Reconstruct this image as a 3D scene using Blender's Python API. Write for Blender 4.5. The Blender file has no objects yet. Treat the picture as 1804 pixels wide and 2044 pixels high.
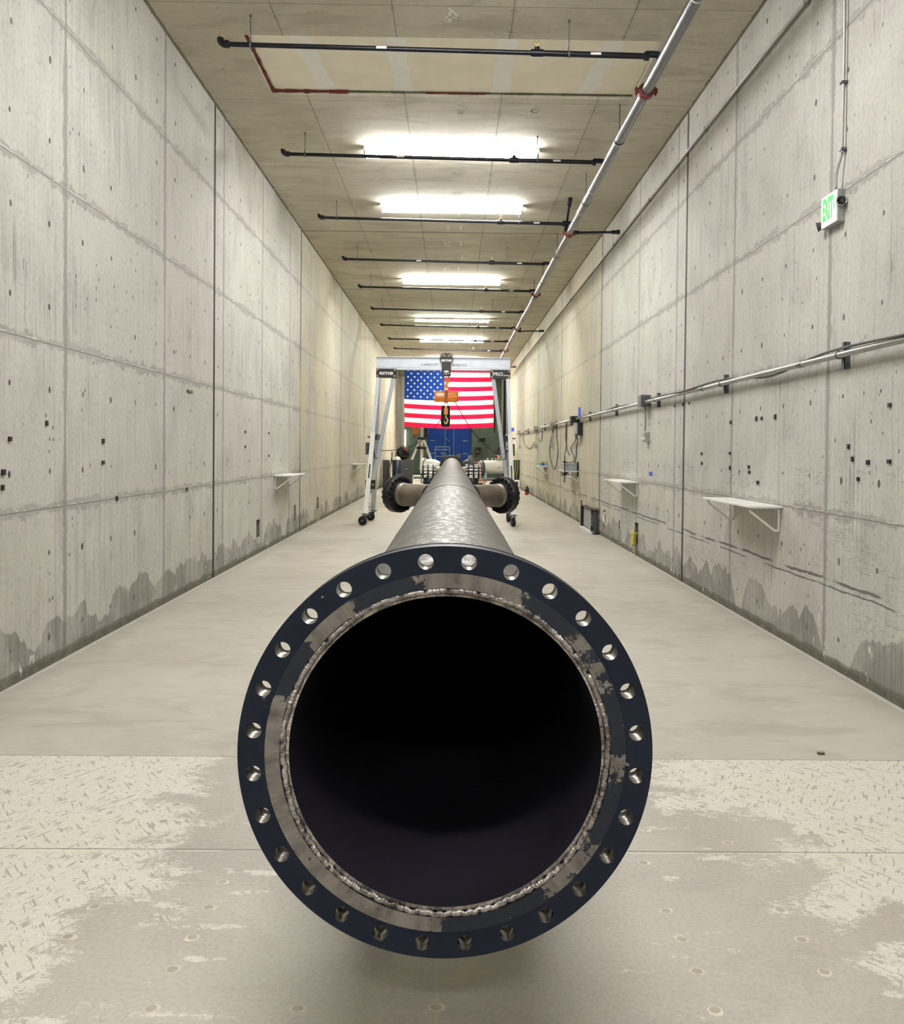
import bpy, bmesh, math, random
from mathutils import Vector, Matrix
random.seed(7)
PI = math.pi
C = bpy.context.scene.collection
WL, WR, HC, YB, YF = -2.943, 2.880, 5.81, -9.0, 54.5     # left wall, right wall, ceiling, back and far ends of the hall

# ------------------------------------------------------------------ mesh helpers
class MB:
    def __init__(s): s.v = []; s.f = []; s.m = []; s.sm = []
    def face(s, idx, m=0, sm=False): s.f.append(tuple(idx)); s.m.append(m); s.sm.append(sm)
    def add(s, vs): b = len(s.v); s.v += [Vector(v) for v in vs]; return b
    def quad(s, a, b, c, d, m=0):
        i = s.add((a, b, c, d)); s.face((i, i+1, i+2, i+3), m)
    def box(s, lo, hi, m=0, M=None):
        x0, y0, z0 = lo; x1, y1, z1 = hi
        vs = [Vector(v) for v in ((x0,y0,z0),(x1,y0,z0),(x1,y1,z0),(x0,y1,z0),(x0,y0,z1),(x1,y0,z1),(x1,y1,z1),(x0,y1,z1))]
        if M is not None: vs = [M @ v for v in vs]
        i = s.add(vs)
        for q in ((0,3,2,1),(4,5,6,7),(0,1,5,4),(1,2,6,5),(2,3,7,6),(3,0,4,7)): s.face([i+k for k in q], m)
        return s
    def cbox(s, c, size, m=0, M=None):
        h = Vector(size)/2; T = Matrix.Translation(Vector(c)) @ (M.to_4x4() if M is not None else Matrix())
        return s.box(-h, h, m, T)
    def bar(s, p0, p1, w, d=None, up=(0,0,1), m=0):      # rectangular bar between two points
        p0 = Vector(p0); p1 = Vector(p1); d = d or w
        z = (p1-p0).normalized(); x = Vector(up).cross(z)
        if x.length < 1e-4: x = Vector((1,0,0))
        x.normalize(); y = z.cross(x); M = Matrix((x, y, z)).transposed().to_4x4(); M.translation = (p0+p1)/2
        L = (p1-p0).length
        return s.box((-w/2,-d/2,-L/2), (w/2,d/2,L/2), m, M)
    @staticmethod
    def frame(d):
        d = Vector(d).normalized(); a = Vector((0,0,1)) if abs(d.z) < .9 else Vector((1,0,0))
        x = a.cross(d).normalized(); return x, d.cross(x), d
    def lathe(s, o, d, prof, n=32, m=0, sm=True, closed=False):   # prof: (radius, distance along axis) or with material
        x, y, d = s.frame(d); o = Vector(o); rings = []
        for p in prof:
            r, t = p[0], p[1]
            if r < 1e-6: rings.append([s.add([o+d*t])])
            else:
                b = s.add([o+d*t+(x*math.cos(2*PI*k/n)+y*math.sin(2*PI*k/n))*r for k in range(n)]); rings.append([b+k for k in range(n)])
        pr = list(prof); ln = len(rings)
        for j in range(ln if closed else ln-1):
            a, b = rings[j], rings[(j+1) % ln]; mm = pr[j][2] if len(pr[j]) > 2 else m; ss = pr[j][3] if len(pr[j]) > 3 else sm
            for k in range(n):
                k2 = (k+1) % n
                if len(a) == 1 and len(b) == 1: continue
                if len(a) == 1: s.face((a[0], b[k2], b[k])[::-1], mm, ss)
                elif len(b) == 1: s.face((a[k], a[k2], b[0]), mm, ss)
                else: s.face((a[k], a[k2], b[k2], b[k]), mm, ss)
        return s
    def cyl(s, p0, p1, r0, r1=None, n=16, m=0, caps=True):
        p0 = Vector(p0); p1 = Vector(p1); r1 = r0 if r1 is None else r1; L = (p1-p0).length
        if caps:
            s.lathe(p0, p1-p0, [(0,0), (r0,0)], n, m, False); s.lathe(p0, p1-p0, [(r1,L), (0,L)], n, m, False)
        return s.lathe(p0, p1-p0, [(r0,0), (r1,L)], n, m)
    def tube(s, pts, r, n=8, m=0, closed=False):
        pts = [Vector(p) for p in pts]; L = len(pts); rings = []; x = None
        for i, p in enumerate(pts):
            a = pts[i-1] if (i or closed) else p; b = pts[(i+1) % L] if (i < L-1 or closed) else p
            t = (b-a)
            t = t.normalized() if t.length > 1e-9 else Vector((0,0,1))
            if x is None: x, _, _ = s.frame(t)
            x = (x - t*x.dot(t)); x = x.normalized() if x.length > 1e-6 else s.frame(t)[0]
            y = t.cross(x); rr = r[i] if isinstance(r, (list, tuple)) else r
            rings.append(s.add([p+(x*math.cos(2*PI*k/n)+y*math.sin(2*PI*k/n))*rr for k in range(n)]))
        for i in range(L if closed else L-1):
            a, b = rings[i], rings[(i+1) % L]
            for k in range(n): s.face((a+k, a+(k+1) % n, b+(k+1) % n, b+k), m, True)
        if not closed:
            s.face([rings[0]+k for k in range(n)][::-1], m); s.face([rings[-1]+k for k in range(n)], m)
        return s
    def torus(s, c, d, R, r, n=48, k=8, m=0):
        x, y, d = s.frame(d); c = Vector(c)
        return s.tube([c+(x*math.cos(2*PI*i/n)+y*math.sin(2*PI*i/n))*R for i in range(n)], r, k, m, True)
    def sphere(s, c, r, n=16, m=0, sq=(1,1,1)):
        b = len(s.v); h = n//2
        s.lathe((0,0,0), (0,0,1), [(r*math.sin(PI*i/h), -r*math.cos(PI*i/h)) for i in range(h+1)], n, m)
        for i in range(b, len(s.v)): v = s.v[i]; s.v[i] = Vector((v.x*sq[0], v.y*sq[1], v.z*sq[2]))+Vector(c)
        return s
    def prism(s, pts, o, ux, uy, th, m=0):               # polygon in the (ux, uy) plane given thickness th
        o = Vector(o); ux = Vector(ux); uy = Vector(uy); n = ux.cross(uy).normalized()*th
        a = s.add([o+ux*p[0]+uy*p[1] for p in pts]); b = s.add([o+ux*p[0]+uy*p[1]+n for p in pts]); k = len(pts)
        s.face([a+i for i in range(k)][::-1], m); s.face([b+i for i in range(k)], m)
        for i in range(k): s.face((a+i, a+(i+1) % k, b+(i+1) % k, b+i), m)
        return s

def bez(pts, n=8):                                        # smooth path through points (Catmull-Rom)
    P = [Vector(p) for p in pts]; P = [P[0]*2-P[1]]+P+[P[-1]*2-P[-2]]; out = []
    for i in range(1, len(P)-2):
        for k in range(n):
            t = k/n; a, b, c, d = P[i-1:i+3]
            out.append(.5*((2*b)+(c-a)*t+(2*a-5*b+4*c-d)*t*t+(3*b-a-3*c+d)*t**3))
    out.append(P[-2]); return out

def wloc(o):
    v = Vector(o.location)
    while o.parent: o = o.parent; v += o.location
    return v
def obj(name, mb, mats, parent=None, origin=None, bevel=0):
    po = wloc(parent) if parent else Vector((0,0,0))
    if origin is None: origin = po
    origin = Vector(origin)
    me = bpy.data.meshes.new(name); me.from_pydata([v-origin for v in mb.v], [], mb.f)
    me.polygons.foreach_set('material_index', mb.m); me.polygons.foreach_set('use_smooth', mb.sm)
    for m in (mats if isinstance(mats, (list, tuple)) else [mats]): me.materials.append(m)
    me.update()
    o = bpy.data.objects.new(name, me); C.objects.link(o)
    if parent: o.parent = parent
    o.location = origin-po
    if bevel:
        b = o.modifiers.new('Bevel', 'BEVEL'); b.width = bevel; b.segments = 2; b.limit_method = 'ANGLE'; b.angle_limit = .7
    return o
def tag(o, label, cat, group=None, kind=None):
    o['label'] = label; o['category'] = cat
    if group: o['group'] = group
    if kind: o['kind'] = kind
    return o
def thing(name, label, cat, loc, group=None):
    o = bpy.data.objects.new(name, None); o.empty_display_size = .1; C.objects.link(o); o.location = loc
    return tag(o, label, cat, group)
def struct(name, mb, mats, label=None, cat=None):
    o = obj(name, mb, mats); o['kind'] = 'structure'
    if label: o['label'] = label; o['category'] = cat
    return o
def copy_tree(src, loc, label):
    def rec(o, par):
        c = o.copy(); C.objects.link(c); c.parent = par
        for ch in o.children: rec(ch, c)
        return c
    r = rec(src, None); r.location = loc; r['label'] = label
    return r

def text(name, body, mat, parent, pos, ux, uy, size, depth=.002, bold=0, w=None, align='CENTER'):
    cu = bpy.data.curves.new('tmp', 'FONT'); cu.body = body; cu.size = 1; cu.align_x = align; cu.offset = bold; cu.resolution_u = 4
    to = bpy.data.objects.new('tmp', cu); C.objects.link(to); dg = bpy.context.evaluated_depsgraph_get(); dg.update()
    me = bpy.data.meshes.new_from_object(to.evaluated_get(dg)); bpy.data.objects.remove(to)
    vs = [v.co.copy() for v in me.vertices]; ps = [tuple(p.vertices) for p in me.polygons]; bpy.data.meshes.remove(me)
    xs = [v.x for v in vs]; sx = size if not w else w/(max(xs)-min(xs)); cx = (max(xs)+min(xs))/2 if align == 'CENTER' else min(xs)
    ux = Vector(ux); uy = Vector(uy); n = ux.cross(uy)
    mb = MB(); mb.add([Vector(pos)+ux*((v.x-cx)*sx)+uy*(v.y*size)+n*depth for v in vs])
    for p in ps: mb.face(p)
    return obj(name, mb, mat, parent)

# ------------------------------------------------------------------ node helpers
def srgb(r, g, b):
    f = lambda c: (c/255)/12.92 if c/255 <= .04045 else ((c/255+.055)/1.055)**2.4
    return (f(r), f(g), f(b), 1)
class E:                                                   # small expression wrapper over math nodes
    def __init__(s, nt, o): s.nt = nt; s.o = o
    def op(s, fn, *a):
        n = s.nt.nodes.new('ShaderNodeMath'); n.operation = fn
        for i, q in enumerate((s,)+a):
            if isinstance(q, E): s.nt.links.new(q.o, n.inputs[i])
            else: n.inputs[i].default_value = q
        return E(s.nt, n.outputs[0])
    def __add__(s, o): return s.op('ADD', o)
    __radd__ = __add__
    def __sub__(s, o): return s.op('SUBTRACT', o)
    def __rsub__(s, o): return s.op('MULTIPLY', -1.0).op('ADD', o)
    def __mul__(s, o): return s.op('MULTIPLY', o)
    __rmul__ = __mul__
    def __truediv__(s, o): return s.op('DIVIDE', o)
    def floor(s): return s.op('FLOOR')
    def abs(s): return s.op('ABSOLUTE')
    def lt(s, o): return s.op('LESS_THAN', o)
    def gt(s, o): return s.op('GREATER_THAN', o)
    def mn(s, o): return s.op('MINIMUM', o)
    def mx(s, o): return s.op('MAXIMUM', o)
    def step(s, a, b):                                     # smooth 0..1 between a and b
        n = s.nt.nodes.new('ShaderNodeMapRange'); n.interpolation_type = 'SMOOTHSTEP'
        s.nt.links.new(s.o, n.inputs['Value']); n.inputs['From Min'].default_value = a; n.inputs['From Max'].default_value = b
        return E(s.nt, n.outputs['Result'])
    def near(s, period, off):                              # distance to the nearest multiple of period, shifted by off
        return ((s-(off-period/2)).op('FLOORED_MODULO', period)-period/2).abs()
class MatB:
    def __init__(s, name):
        s.mat = bpy.data.materials.new(name); s.mat.use_nodes = True; s.nt = s.mat.node_tree
        s.bsdf = s.nt.nodes['Principled BSDF']; s.tc = None
    def coords(s):
        tc = s.nt.nodes.new('ShaderNodeTexCoord'); sp = s.nt.nodes.new('ShaderNodeSeparateXYZ'); s.nt.links.new(tc.outputs['Object'], sp.inputs[0])
        return [E(s.nt, sp.outputs[i]) for i in range(3)]
    def vec(s, x, y, z=0.0):
        n = s.nt.nodes.new('ShaderNodeCombineXYZ')
        for i, q in enumerate((x, y, z)):
            if isinstance(q, E): s.nt.links.new(q.o, n.inputs[i])
            else: n.inputs[i].default_value = q
        return n.outputs[0]
    def noise(s, v, scale=1.0, detail=3.0, rough=.55, dist=0.0):
        n = s.nt.nodes.new('ShaderNodeTexNoise'); s.nt.links.new(v, n.inputs['Vector'])
        n.inputs['Scale'].default_value = scale; n.inputs['Detail'].default_value = detail; n.inputs['Roughness'].default_value = rough; n.inputs['Distortion'].default_value = dist
        return E(s.nt, n.outputs[0])
    def white(s, v):
        n = s.nt.nodes.new('ShaderNodeTexWhiteNoise'); s.nt.links.new(v, n.inputs['Vector']); return E(s.nt, n.outputs['Value'])
    def voro(s, v, scale=1.0):
        n = s.nt.nodes.new('ShaderNodeTexVoronoi'); s.nt.links.new(v, n.inputs['Vector']); n.inputs['Scale'].default_value = scale
        sp = s.nt.nodes.new('ShaderNodeSeparateColor'); s.nt.links.new(n.outputs['Color'], sp.inputs[0])
        return E(s.nt, n.outputs['Distance']), E(s.nt, sp.outputs[0])
    def mix(s, fac, a, b):
        n = s.nt.nodes.new('ShaderNodeMix'); n.data_type = 'RGBA'
        for i, q in ((0, fac), (6, a), (7, b)):
            if isinstance(q, E): s.nt.links.new(q.o, n.inputs[i])
            elif hasattr(q, 'is_output'): s.nt.links.new(q, n.inputs[i])
            else: n.inputs[i].default_value = q
        return n.outputs[2]
    def mul(s, col, fac):                                  # scale a colour by an expression
        n = s.nt.nodes.new('ShaderNodeVectorMath'); n.operation = 'SCALE'; s.nt.links.new(col, n.inputs[0]); s.nt.links.new(fac.o, n.inputs['Scale']); return n.outputs[0]
    def out(s, col=None, rough=None, metal=None, height=None, dist=.01, strength=1.0, spec=None, coat=None):
        for key, val in (('Base Color', col), ('Roughness', rough), ('Metallic', metal), ('Specular IOR Level', spec), ('Coat Weight', coat)):
            if val is None: continue
            if isinstance(val, E): s.nt.links.new(val.o, s.bsdf.inputs[key])
            elif hasattr(val, 'is_output'): s.nt.links.new(val, s.bsdf.inputs[key])
            else: s.bsdf.inputs[key].default_value = val
        if height is not None:
            b = s.nt.nodes.new('ShaderNodeBump'); b.inputs['Distance'].default_value = dist; b.inputs['Strength'].default_value = strength
            s.nt.links.new(height.o, b.inputs['Height']); s.nt.links.new(b.outputs[0], s.bsdf.inputs['Normal'])
        return s.mat
def plain(name, rgb, rough=.5, metal=0.0, var=.12, scale=18.0, spec=.5, bump=0.0):   # painted or bare surface with slight wear
    m = MatB(name); x, y, z = m.coords(); n = m.noise(m.vec(x, y, z), scale, 4.0)
    a = srgb(*rgb); lo = tuple(c*(1-var) for c in a[:3])+(1,); hi = tuple(min(1, c*(1+var)) for c in a[:3])+(1,)
    return m.out(m.mix(n.step(.3, .7), lo, hi), (n*.15+(rough-.07)), metal, n if bump else None, .004, bump, spec)
def glow(name, rgb, strength):
    m = bpy.data.materials.new(name); m.use_nodes = True; nt = m.node_tree; b = nt.nodes['Principled BSDF']
    b.inputs['Base Color'].default_value = srgb(230, 230, 225)
    b.inputs['Emission Color'].default_value = tuple(rgb)+(1,); b.inputs['Emission Strength'].default_value = strength; return m

# ------------------------------------------------------------------ materials of the hall
def wall_mat(name, seed, side):
    m = MatB(name); X, Y, Z = m.coords(); s = float(seed)
    big = m.noise(m.vec(Y*.45, Z*.45, s), 1, 2); mid = m.noise(m.vec(Y*2.2, Z*1.6, s+3), 1, 4, .6); fine = m.noise(m.vec(Y*28, Z*22, s), 1, 3, .7)
    strk = m.noise(m.vec(Y*26, Z*.55, s+9), 1, 2, .6); strk2 = m.noise(m.vec(Y*70, Z*.9, s+5), 1, 1)
    far = Y.step(17.9, 18.1)
    col = m.mix(big.step(.3, .7), srgb(188, 186, 177), srgb(206, 204, 195))
    col = m.mix(mid.step(.35, .7)*.6, col, srgb(181, 178, 170))
    cell = m.white(m.vec(((Y-7.09)/2.43).floor(), ((Z-1.16)/1.2).floor(), s)); cell2 = m.white(m.vec(((Y-7.09)/2.43).floor(), ((Z-1.16)/1.2).floor(), s+4))
    col = m.mix(cell*.3, col, srgb(205, 195, 188)); col = m.mix(cell2*.22, col, srgb(186, 192, 180))
    strip = m.white(m.vec((Y/.83).floor(), s, 0.0)); strip2 = m.white(m.vec((Y/2.1).floor(), s+1, 0.0))
    col = m.mix(far*strip*.45, col, srgb(186, 178, 152)); col = m.mix(far*strip2*.4, col, srgb(214, 206, 176))
    col = m.mul(col, 1.0-(strk.step(.5, .66)*big.step(.42, .6)*.16)-(strk2.step(.55, .7)*.12)-(fine.step(.45, .66)*.13)-(mid.step(.5, .66)*.05))
    # dark threads running down from the form boards
    thr = m.noise(m.vec(Y*38, Z*.35, s+21), 1, 1); col = m.mix((thr-.5).abs().lt(.009)*m.noise(m.vec(Y*.8, Z*.9, s+2), 1, 2).step(.46, .56)*.6, col, srgb(105, 102, 96))
    # bug holes
    d, r = m.voro(m.vec(Y*17, Z*10, s)); hole = d.lt(.17)*r.gt(.84)*m.noise(m.vec(Y*.9, Z*.9, s+7), 1, 2).step(.47, .56); col = m.mix(hole*.9, col, srgb(74, 71, 65))
    d, r = m.voro(m.vec(Y*42, Z*26, s+2)); hole2 = d.lt(.2)*r.gt(.86)*m.noise(m.vec(Y*1.3, Z*1.2, s+17), 1, 2).step(.5, .6); col = m.mix(hole2*.7, col, srgb(92, 88, 82))
    # panel joints: smeared grout bands and a thin line
    rag = m.noise(m.vec(Y*3.2, Z*3.2, s+11), 1, 4, .75); rag2 = m.noise(m.vec(Y*9, Z*9, s+12), 1, 4, .7)
    dz = (Z+(rag-.5)*.05).near(1.2, 2.36); bandw = (m.noise(m.vec(Y*1.1, s, 0.0), 1, 2).step(.3, .6)*.085+.012)*(rag2*2.6-.75)
    hj = dz.op('LESS_THAN', bandw)*(1.0-far*.6); col = m.mix(hj*(.45+rag.step(.4, .6)*.3), col, srgb(148, 144, 137))
    col = m.mix(Z.near(1.2, 2.36).lt(.0045)*(.5+rag2*.5), col, srgb(112, 108, 100))
    col = m.mix((Z+(rag-.5)*.03).near(1.2, 2.372).lt(.006)*rag.gt(.52)*.6, col, srgb(216, 213, 204))
    dy = (Y+(rag2-.5)*.02).near(2.43, 7.09); vj = dy.op('LESS_THAN', (rag2*.10-.014)*m.noise(m.vec(Z*.9, (Y/2.43).floor(), s), 1, 2).step(.25, .55)+.008)
    col = m.mix(vj*.7*(1.0-far*.5), col, srgb(146, 143, 138)); col = m.mix(Y.near(2.43, 7.09).lt(.006)*.6, col, srgb(112, 108, 102))
    # form-tie holes, four to a panel each way
    cy = ((Y-7.13)/.6075).floor(); cz = ((Z-2.33)/.6).floor(); rnd = m.white(m.vec(cy, cz, s+5)); rnd2 = m.white(m.vec(cy, cz, s+6))
    ty = (Y+(rnd-.5)*.03).near(.6075, 7.43); tz = (Z+(rnd2-.5)*.03).near(.6, 2.63)
    tie = (ty*ty+tz*tz*.55).op('SQRT'); th = tie.op('LESS_THAN', .011+rnd2*.011)*rnd.gt(.12); col = m.mix(th*(.65+rnd*.35), col, srgb(62, 60, 54))
    # base: damp stains with scalloped tops, olive dirt kerb, white salts
    sc = m.noise(m.vec(Y*.95, s, 0.0), 1, 1); sc2 = m.noise(m.vec(Y*3.2, s+4, 0.0), 1, 2); top = (sc.step(.38, .6).op('SQRT'))*.33+(sc2.step(.38, .62).op('SQRT'))*.13-.02+(rag-.5)*.06
    damp = (Z-top+(rag2-.5)*.03).step(.012, -.008); col = m.mix(damp*(.30+strk.step(.35, .65)*.22+mid.step(.38, .6)*.32), col, srgb(118, 115, 108))
    col = m.mix((Z-(sc2*.1+.03)).step(.015, -.01)*.75, col, srgb(104, 101, 84)); col = m.mix(Z.lt(.055)*.6*rag2.step(.35, .6), col, srgb(86, 84, 70))
    salt = m.noise(m.vec(Y*11, Z*5, s+30), 1, 3, .7); col = m.mix(salt.gt(.62)*Z.lt(.45)*Z.gt(.03)*m.noise(m.vec(Y*1.3, s, 0.0), 1, 2).gt(.56)*.85, col, srgb(226, 224, 216))
    # white trickles higher up
    trick = m.noise(m.vec(Y*30, Z*1.1, s+40), 1, 2); col = m.mix(trick.gt(.735)*.6, col, srgb(226, 223, 214))
    if side > 0:                                           # long cracks along the foot of this wall
        for zz, wd, a in ((.655, .010, .06), (.605, .006, .05)):
            w = m.noise(m.vec(Y*1.6, zz*9, s), 1, 3, .7); pres = m.noise(m.vec(Y*1.1, zz*17, s+8), 1, 3).step(.42, .5)
            col = m.mix(((Z-zz-(w-.5)*a).abs().op('LESS_THAN', rag2*wd*2.2))*pres*.85, col, srgb(88, 86, 84))
        scr = m.noise(m.vec(Y*2.0, Z*16, s+50), 1, 3, .7); col = m.mix((scr-.5).abs().lt(.012)*Z.gt(.35)*Z.lt(1.5)*m.noise(m.vec(Y*.9, Z*1.7, s), 1, 2).gt(.53)*.5, col, srgb(128, 125, 120))
        col = m.mix(((Y*.8+rag*.6).near(7.0, 1.2).lt(.01)*Z.lt(.8))*.3, col, srgb(120, 117, 110))
    cj = Y.near(6.51, 11.49).op('LESS_THAN', .036+rag2*.012); cjr = cj*Y.gt(4.0)*(1.0 if side < 0 else .9); col = m.mix(cjr*.97, col, srgb(24, 22, 21))
    # warm lamp light painted into the wall colour farther down the hall
    col = m.mix(m.noise(m.vec(Y*.8, Z*.5, s+60), 1, 3).step(.5, .7)*Y.step(15.0, 18.0)*.45, col, srgb(214, 203, 160))
    return m.out(col, .75, 0.0, m.noise(m.vec(Y*16, Z*9, s), 1, 3, .7), .006, .5, .3)
def ceiling_mat():
    m = MatB('board_marked_ceiling_concrete'); X, Y, Z = m.coords()
    big = m.noise(m.vec(X*.6, Y*.35, 1.0), 1, 4); mid = m.noise(m.vec(X*1.2, Y*3.4, 2.0), 1, 6, .65, .6); fine = m.noise(m.vec(X*20, Y*22, 2.0), 1, 5, .65)
    grain = m.noise(m.vec(X*3.5+mid*2.0, Y*14, 5.0), 1, 4, .6, 1.2)
    col = m.mix(big.step(.3, .7), srgb(200, 194, 176), srgb(219, 214, 197)); col = m.mix(mid.step(.45, .66)*.6, col, srgb(176, 170, 153))
    col = m.mul(col, 1.0-(fine.step(.4, .8)*.14)-(grain.step(.5, .75)*.12))
    cell = m.white(m.vec(((X+1.8)/1.16).floor(), ((Y-8.85)/2.43).floor(), 3.0)); col = m.mix(cell*.3, col, srgb(180, 171, 147))
    rag = m.noise(m.vec(X*4, Y*4, 6.0), 1, 5, .7)
    col = m.mix((X+(rag-.5)*.012).near(1.155, .55).lt(.006)*.6, col, srgb(108, 103, 92)); col = m.mix((Y+(rag-.5)*.02).near(2.43, 8.85).lt(.007)*.55, col, srgb(112, 107, 96))
    col = m.mix((X+(rag-.5)*.02).near(1.155, .555).lt(.03)*rag.gt(.55)*.25, col, srgb(120, 115, 103))
    col = m.mix(Y.near(6.51, 18.0).lt(.022)*Y.gt(14.0)*.85, col, srgb(52, 47, 38))
    d, r = m.voro(m.vec(X*1.6, Y*1.6, 1.0)); col = m.mix(((d+(rag-.5)*.05).lt(.026))*r.gt(.45)*.7, col, srgb(78, 72, 60))
    eff = m.noise(m.vec(X*7, Y*2.2, 9.0), 1, 5, .7); nearw = ((X-(WL+.0)).abs().lt(.75)).mx((X-WR).abs().lt(.3)); col = m.mix(eff.gt(.6)*nearw*Y.near(6.51, 18.3).lt(.9)*.55, col, srgb(206, 199, 172))
    edge = m.noise(m.vec(Y*5, X*5, 3.0), 1, 5, .7); dw = (X-WL).mn((X*-1.0)+WR); col = m.mix((dw-(edge*.07)).lt(.0)*.6, col, srgb(112, 104, 88)); col = m.mix((dw-(edge*.13-.02)).abs().lt(.006)*.5, col, srgb(206, 200, 182))
    return m.out(col, .8, 0.0, None, .006, .5, .3)
def floor_mat():
    m = MatB('trowelled_floor_concrete'); X, Y, Z = m.coords()
    big = m.noise(m.vec(X*.9, Y*.5, 4.0), 1, 4, .6, .5); sw = m.noise(m.vec(X*1.4, Y*2.4, 2.0), 1, 5, .65, 1.2); sw2 = m.noise(m.vec(X*3.2, Y*6.0, 8.0), 1, 5, .7, 1.0); fine = m.noise(m.vec(X*60, Y*60, 1.0), 1, 4, .7)
    col = m.mix(big.step(.3, .7), srgb(176, 170, 157), srgb(189, 184, 171)); col = m.mix(sw.step(.48, .66)*.5, col, srgb(157, 151, 139)); col = m.mix(sw2.step(.5, .68)*.5, col, srgb(196, 192, 181))
    col = m.mul(col, 1.0-fine.step(.5, .9)*.10)
    near = Y.step(4.845, 4.835)
    ncol = m.mix(big.step(.35, .65), srgb(177, 171, 160), srgb(189, 184, 171)); ncol = m.mix(sw.step(.45, .65)*.4, ncol, srgb(168, 161, 154)); ncol = m.mul(ncol, 1.0-fine.step(.4, .65)*.14)
    # worn white patches, scratched, out to both sides of the near bays
    edge = m.noise(m.vec(X*2.3, Y*2.9, 7.0), 1, 3, .6, .4); rough = m.noise(m.vec(X*13, Y*24, 3.0), 1, 6, .75, .6); grit = m.noise(m.vec(X*42, Y*70, 5.0), 1, 4, .8)
    left = ((X*-1.0)-1.18+(edge-.5)*1.5+(rough-.5)*.5-(Y.step(4.0, 4.8)*-.10))
    rb = X-1.43+(edge-.5)*1.6+(rough-.5)*.5+(Y.step(3.9, 4.3)*.42)
    patch = left.mx(rb); isl = m.noise(m.vec(X*3.1, Y*7.5, 13.0), 1, 3, .6)+(rough-.5)*.35
    pm = ((patch+(grit-.5)*.9).step(-.03, .06)).mx((isl+(grit-.5)*.35).step(.63, .67)*X.abs().gt(.5)*.9)*(.7+grit.step(.35, .5)*.3)
    pcol = m.mix(rough.step(.3, .7), srgb(206, 202, 190), srgb(222, 218, 206)); pcol = m.mix(m.noise(m.vec(X*.9, Y*1.3, 20.0), 1, 2).step(.55, .7)*.3, pcol, srgb(210, 206, 176))
    ang = m.noise(m.vec((X+Y*.7)*48, (Y-X*.4)*10, 2.0), 1, 2); ang2 = m.noise(m.vec((X-Y*.5)*56, (Y+X*.6)*9, 6.0), 1, 2)
    scr = ((ang+(edge-.5)*.35).gt(.63)).mx((ang2-(edge-.5)*.3).gt(.63)); pcol = m.mix(scr*.7, pcol, srgb(146, 140, 128)); pcol = m.mix(grit.step(.54, .6)*rough.step(.42, .6)*.75, pcol, srgb(160, 154, 141))
    ncol = m.mix(pm, ncol, pcol); ncol = m.mix(m.noise(m.vec(X*.8, Y*.8, 30.0), 1, 2).step(.5, .75)*.35*(1.0-pm), ncol, srgb(160, 163, 150))
    stain = m.noise(m.vec(X*8, Y*8, 17.0), 1, 4); col = m.mix(near, col, ncol)
    spot = ((X-.04).abs().lt(.11))*((Y-2.84).abs().lt(.06)); col = m.mix(spot*stain.step(.45, .6)*.4, col, srgb(190, 182, 140))
    wob = m.noise(m.vec(X*2.2, Y*3, 40.0), 1, 4, .7)
    col = m.mix((Y-4.84-(wob-.5)*.012).abs().lt(.006)*.6, col, srgb(120, 114, 104)); col = m.mix((Y-3.712).abs().op('LESS_THAN', wob*.008)*.75, col, srgb(92, 87, 80)); col = m.mix((Y-3.700).abs().lt(.004)*wob.gt(.5)*.7, col, srgb(222, 218, 204))
    col = m.mix((X+.03+(wob-.5)*.02).abs().lt(.006)*Y.lt(3.7)*.5, col, srgb(190, 184, 160)); col = m.mix(Y.near(6.51, 11.49).lt(.006)*Y.gt(9.0)*.5, col, srgb(140, 134, 122))
    dw = (X-WL).mn((X*-1.0)+WR); we = m.noise(m.vec(Y*3, X*3, 50.0), 1, 4, .7); col = m.mix((dw-we*.06-.005).lt(0.0)*.6, col, srgb(222, 220, 214)); col = m.mix((dw-we*.3).step(.12, -.1)*.35, col, srgb(160, 155, 145))
    d, r = m.voro(m.vec(X*3, Y*3, 2.0)); col = m.mix(d.lt(.018)*r.gt(.6)*.8, col, srgb(70, 64, 58))
    return m.out(col, .52, 0.0, None, spec=.35)

M = {}
M['wall_left'] = wall_mat('left_wall_formed_concrete', 2, -1); M['wall_right'] = wall_mat('right_wall_formed_concrete', 11, 1)
M['ceiling'] = ceiling_mat(); M['floor'] = floor_mat()
def far_mat():
    m = MatB('green_grey_concrete'); X, Y, Z = m.coords(); n = m.noise(m.vec(X, Z, 1.0), 1.4, 5); f = m.noise(m.vec(X*12, Z*12, 0.0), 1, 4)
    col = m.mix(n.step(.3, .7), srgb(104, 122, 106), srgb(126, 142, 126)); tx = X.near(.6, .3); tz = Z.near(.6, .2); col = m.mix((tx*tx+tz*tz).op('SQRT').lt(.02)*.6, col, srgb(55, 58, 50))
    col = m.mix(X.near(1.2, .6).lt(.008)*.5, col, srgb(70, 74, 66)); return m.out(col, .8, 0.0, f, .004, .4, .3)
M['far'] = far_mat()
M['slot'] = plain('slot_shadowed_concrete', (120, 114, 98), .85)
M['black'] = plain('black_enamel', (22, 22, 24), .4); M['soft_black'] = plain('black_rubber', (26, 26, 27), .65); M['navy'] = plain('navy_plastic', (20, 26, 52), .45)
M['black_pipe'] = plain('black_sprinkler_pipe', (21, 21, 30), .32, .2); M['galv'] = plain('galvanised_steel', (128, 130, 134), .33, .9, .06, 4); M['conduit'] = plain('grey_steel_conduit', (166, 166, 160), .36, .6, .04)
M['strut'] = plain('grey_steel_channel', (98, 102, 108), .4, .6); M['iron_red'] = plain('red_oxide_coupling', (118, 48, 42), .5); M['alu'] = plain('white_aluminium', (206, 212, 220), .38, .35, .06, 6)
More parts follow.
